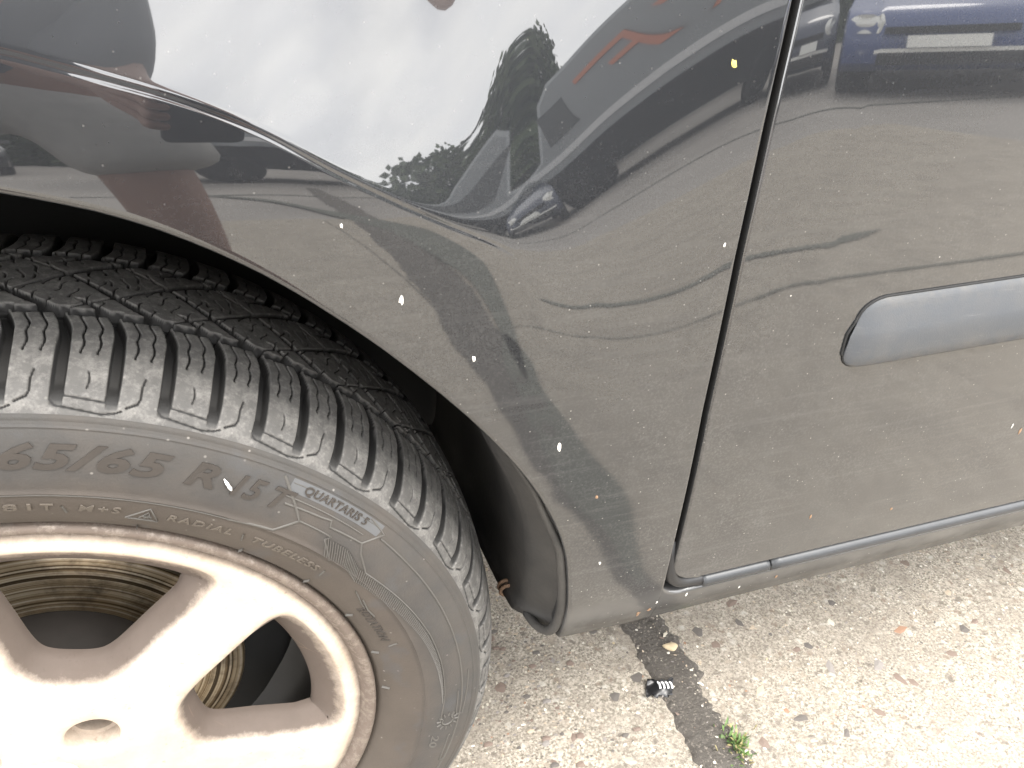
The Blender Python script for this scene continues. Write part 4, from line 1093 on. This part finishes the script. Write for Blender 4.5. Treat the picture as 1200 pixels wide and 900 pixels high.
def van():
    loc = (1.7, -9.0, -.012); root = empty('panel_van', loc); tag(root, 'tall grey panel van parked side-on across the yard with orange lettering', 'van')
    g = paintm('van_grey_paint', (.15, .16, .165)); dk = M['under']
    b = MB(); pr = [(-2.3, .45), (-2.3, 2.25), (-2.15, 2.38), (1.3, 2.38), (1.75, 2.2), (2.35, 1.35), (2.9, 1.15), (3.0, .5), (2.9, .35), (-2.2, .35)]
    V = []
    for y in (-.95, -.9, .9, .95):
        k = .97 if abs(y) > .92 else 1
        V.append([(x*k, y, .35+(z-.35)*k) for x, z in pr])
    V = np.array(V)[::-1]; n = len(pr); F = []
    for i in range(3):
        for j in range(n): F.append([i*n+j, i*n+(j+1) % n, (i+1)*n+(j+1) % n, (i+1)*n+j])
    F += [list(range(n)), [3*n+j for j in range(n)][::-1]]
    o = obj('van_body', V.reshape(-1, 3)+np.array(loc), F, g, root, loc); autosmooth(o, 30)
    for nm, x0, x1, z0, z1, m in (('lower_cladding', -2.25, 2.85, .36, .95, dk), ('side_stripe', -2.2, 2.6, 1.10, 1.22, simple('van_stripe', (.5, .5, .5), .5)), ('cab_window', .95, 1.9, 1.45, 2.0, M['glass'])):
        b = MB(); b.box((x0, .90, z0), (x1, .975, z1)); b.build(nm, m, root, loc, np.array(loc), False)
    org = simple('orange_vinyl', (.42, .15, .085), .5, 0, .1)
    for x in (-1.2, -.35, .35):          # bold orange marks, too far off in the mirror image to read
        b = MB(); b.box((x-.25, .96, 1.50), (x-.17, .985, 2.05)); b.box((x-.17, .96, 1.97), (x+.2, .984, 2.05)); b.box((x-.17, .96, 1.74), (x+.12, .984, 1.82)); b.build('orange_marking', org, root, loc, np.array(loc), False)
    for x in (-1.5, 1.95):
        b = MB(); b.lathe([(.0001, .99), (.2, .99), (.34, .98), (.35, .92), (.35, .7), (.0001, .7)], 28); b.build('wheel', dk, root, loc, np.array(loc)+np.array([x, 0, .35]))
van()

def tree(loc, h, w, seed, label):
    r = random.Random(seed); root = empty('broadleaf_tree', loc); tag(root, label, 'tree', None)
    bark = simple('bark_%d' % seed, (.10, .08, .06), .9); L0 = np.array(loc)
    b = MB(); b.tube([(0, 0, 0), (.05, .02, h*.25), (0, .1, h*.5), (.1, 0, h*.8)], [.18, .15, .10, .03], 8)
    for k in range(7):
        a = r.random()*6.28; z = h*(.3+.08*k); b.tube([(0, .05, z), (w*.4*math.cos(a), w*.4*math.sin(a), z+h*.12)], [.06, .02], 6)
    b.build('trunk', bark, root, loc, L0)
    b = MB()
    cl = [(r.gauss(0, w*.33), r.gauss(0, w*.33), h*(.30+.66*r.random()), w*(.16+.16*r.random())) for _ in range(44)]
    for i in range(12000):
        x, y, z, q = r.choice(cl); d = Vector((r.gauss(0, 1), r.gauss(0, 1), r.gauss(0, 1))).normalized()*q*(.5+.5*r.random()); p = Vector((x, y, z))+d
        s = .09+.12*r.random(); u = Vector((r.gauss(0, 1), r.gauss(0, 1), r.gauss(0, 1))).normalized(); v = u.orthogonal()
        b.add([p-u*s, p+v*s*.5, p+u*s, p-v*s*.5], [[0, 1, 2, 3]], r.choice([0, 0, 1]))
    b.build('crown', [simple('leaf_a_%d' % seed, (.06, .085, .03), .7), simple('leaf_b_%d' % seed, (.035, .055, .022), .7)], root, loc, L0, False)
tree((6.8, -15.5, -.012), 5.2, 3.6, 3, 'bushy green tree standing behind the right end of the grey van')
tree((-9.5, -17, -.012), 6.0, 4.5, 4, 'broad green tree standing far behind the black hatchback')
def hedge():
    b = MB(); r = random.Random(9)
    for i in range(6000):
        p = Vector((r.uniform(-20, 32), -18.5+r.gauss(0, .35), r.uniform(0, 1.9)+.12*math.sin(i))); u = Vector((r.gauss(0, 1), r.gauss(0, 1), r.gauss(0, 1))).normalized(); v = u.orthogonal(); s = r.uniform(.12, .24)
        b.add([p-u*s, p+v*s*.6, p+u*s, p-v*s*.6], [[0, 1, 2, 3]])
    b.box((-20, -18.7, 0), (32, -18.4, 1.7))
    o = b.build('hedge', simple('hedge_leaf', (.04, .055, .025), .8), None, (0, -18.5, 0), smooth=False); tag(o, 'long dark clipped hedge closing the far side of the yard', 'hedge')
hedge()

# ------------------------------------------------------------------ the photographer, holding the phone at waist height
def person():
    root = empty('person', (-.08, -.95, 0)); tag(root, 'person in grey shorts and dark top bending over the wheel, holding up a phone', 'person')
    def skin(name, verts, edges, rad, mat, rootv=0, sub=2):
        me = bpy.data.meshes.new(name); me.from_pydata([Vector(v) for v in verts], edges, []); me.materials.append(mat)
        o = link(bpy.data.objects.new(name, me)); setp(o, root, (0, 0, 0))
        md = o.modifiers.new('skin', 'SKIN'); md.use_smooth_shade = True
        for i, sv in enumerate(me.skin_vertices[0].data):
            sv.radius = rad[i] if isinstance(rad[i], tuple) else (rad[i], rad[i]); sv.use_root = (i == rootv)
        o.modifiers.new('sub', 'SUBSURF').levels = sub; o.modifiers['sub'].render_levels = sub
        dg = bpy.context.evaluated_depsgraph_get(); em = bpy.data.meshes.new_from_object(o.evaluated_get(dg)); o.modifiers.clear(); o.data = em
        em.polygons.foreach_set('use_smooth', np.ones(len(em.polygons), bool)); return o
    sk = simple('brown_skin', (.20, .105, .07), .55, 0, .12)
    V = [(-.10, -.93, .93), (-.06, -.86, 1.13), (-.02, -.76, 1.34), (.0, -.68, 1.49), (.005, -.62, 1.57), (.0, -.56, 1.65), (.0, -.51, 1.73),   # 0-6 spine, neck, head
         (.02, -.93, .88), (.085, -.86, .50), (.10, -.90, .28), (.11, -.95, .08), (.12, -.84, .04),                            # 7-11 right leg
         (-.22, -.95, .88), (-.29, -.90, .50), (-.30, -.95, .28), (-.31, -1.0, .08), (-.33, -.89, .04),                         # 12-16 left leg
         (.165, -.71, 1.46), (.225, -.66, 1.12), (.235, -.52, .92), (.228, -.465, .845),                                            # 17-20 right arm
         (-.165, -.71, 1.46), (-.20, -.62, 1.14), (.02, -.52, .90), (.085, -.475, .845)]                                           # 21-24 left arm
    E = [(0, 1), (1, 2), (2, 3), (3, 4), (4, 5), (5, 6), (0, 7), (7, 8), (8, 9), (9, 10), (10, 11), (0, 12), (12, 13), (13, 14), (14, 15), (15, 16), (3, 17), (17, 18), (18, 19), (19, 20), (3, 21), (21, 22), (22, 23), (23, 24)]
    R = [(.15, .12), (.14, .11), (.16, .12), (.10, .09), .055, (.075, .09), (.07, .085), .085, .056, .056, .036, .035, .085, .056, .056, .036, .035, .055, .042, .028, .026, .055, .042, .028, .026]
    V = list(map(tuple, V)); E = list(E); R = list(R)
    # fingers and thumbs round the phone, each its own short chain from the wrist
    fr, uu, rr_ = np.array(f_), np.array(u_), np.array(r_); pc = np.array(CAMP)-fr*.0125-uu*.055
    def digits(w, side):
        for k in range(4):
            a = pc+uu*(.030-.020*k)+rr_*side*.040-fr*.004; bq = pc+uu*(.030-.020*k)+rr_*side*.046+fr*.010; c = pc+uu*(.028-.020*k)+rr_*side*.030+fr*.0125
            s = len(V); V.extend([tuple(a-fr*.008), tuple(bq), tuple(c)]); R.extend([.0095, .0085, .0075]); E.extend([(w, s), (s, s+1), (s+1, s+2)])
        a = pc-uu*.012+rr_*side*.036-fr*.014; c = pc+uu*.012+rr_*side*.018-fr*.014
        s = len(V); V.extend([tuple(a), tuple(c)]); R.extend([.0115, .0095]); E.extend([(w, s), (s, s+1)])
    digits(20, 1); digits(24, -1)
    skin('body', V, E, R, sk)
    # shorts, T-shirt, hair, shoes
    sh = simple('grey_jersey', (.27, .265, .25), .9, 0, .2, 40, .4)
    skin('shorts', [(-.10, -.93, .98), (-.10, -.93, .90), (.025, -.925, .83), (.065, -.885, .70), (.082, -.875, .615), (-.225, -.945, .83), (-.265, -.92, .70), (-.282, -.91, .615)], [(0, 1), (1, 2), (2, 3), (3, 4), (1, 5), (5, 6), (6, 7)], [(.175, .14), (.17, .135), .112, .104, .108, .112, .104, .108], sh, 1)
    skin('shirt', [(-.10, -.92, .95), (-.06, -.86, 1.13), (-.02, -.76, 1.34), (.0, -.68, 1.50), (.165, -.71, 1.46), (.20, -.68, 1.25), (-.165, -.71, 1.46), (-.19, -.66, 1.27)], [(0, 1), (1, 2), (2, 3), (3, 4), (4, 5), (3, 6), (6, 7)], [(.185, .145), (.175, .14), (.185, .14), (.11, .10), .085, .078, .085, .078], simple('dark_slate_jersey', (.05, .055, .065), .9, 0, .2, 40), 1)
    skin('hair', [(.0, -.57, 1.72), (.0, -.535, 1.79), (.0, -.60, 1.65)], [(0, 1), (0, 2)], [(.088, .095), (.07, .08), (.06, .06)], simple('dark_hair', (.015, .012, .01), .6))
    # face: eyes, nose, mouth, ears
    fc = np.array([.0, -.425, 1.69])
    skin('nose', [tuple(fc+[0, .002, .022]), tuple(fc+[0, .022, -.002])], [(0, 1)], [.008, .012], sk)
    skin('mouth', [tuple(fc+[-.022, .002, -.038]), tuple(fc+[0, .010, -.040]), tuple(fc+[.022, .002, -.038])], [(0, 1), (1, 2)], [.004, .007, .004], simple('lip_skin', (.22, .09, .07), .5))
    for s in (-1, 1):
        skin('eye', [tuple(fc+[s*.03, .002, .022]), tuple(fc+[s*.03, .006, .022])], [(0, 1)], [.010, .010], simple('eye_white', (.6, .58, .55), .3))
        skin('ear', [(s*.083, -.53, 1.69), (s*.088, -.54, 1.72)], [(0, 1)], [(.008, .02), (.008, .022)], sk)
        x = .112 if s > 0 else -.318
        skin('shoe', [(x, -1.0 if s < 0 else -.96, .05), (x, -.93 if s < 0 else -.88, .045), (x+.012*s, -.83 if s < 0 else -.77, .035)], [(0, 1), (1, 2)], [(.048, .05), (.048, .042), (.045, .032)], simple('dark_shoe', (.03, .03, .032), .6))
    # the phone: thin rounded slab just behind the lens
    ph = empty('phone', tuple(pc)); tag(ph, 'black smartphone held upright in the hands of the bending person', 'phone')
    def slab(name, w, h, t0, t1, rad, mat):
        out = []
        for cx, cy, a0 in ((w-rad, h-rad, 0), (-w+rad, h-rad, 90), (-w+rad, -h+rad, 180), (w-rad, -h+rad, 270)):
            for a in np.linspace(a0, a0+90, 7): out.append((cx+rad*math.cos(math.radians(a)), cy+rad*math.sin(math.radians(a))))
        n = len(out); V = [tuple(pc+rr_*x+uu*y+fr*t) for t in (t0, t1) for x, y in out]
        obj(name, V, [list(range(n))[::-1], list(range(n, 2*n))]+[[i, (i+1) % n, n+(i+1) % n, n+i] for i in range(n)], mat, ph, tuple(pc), smooth=False)
    slab('phone_body', .0345, .070, -.0038, .0038, .008, simple('phone_black', (.012, .012, .014), .25))
    slab('phone_screen', .0325, .0655, -.0042, -.0039, .006, M['glass'])
    b = MB(); o = np.array(CAMP); 
    t = np.linspace(0, 2*np.pi, 25)[:-1]; q = pc+uu*.055
    V = [tuple(q+rr_*rd*math.cos(a)+uu*rd*math.sin(a)+fr*d) for rd, d in ((.0065, .0039), (.0065, .0052), (.0048, .0052)) for a in t]
    obj('lens_ring', V, gridfaces(3, 24, flip=False).tolist(), M['gap'], ph, tuple(pc))
person()
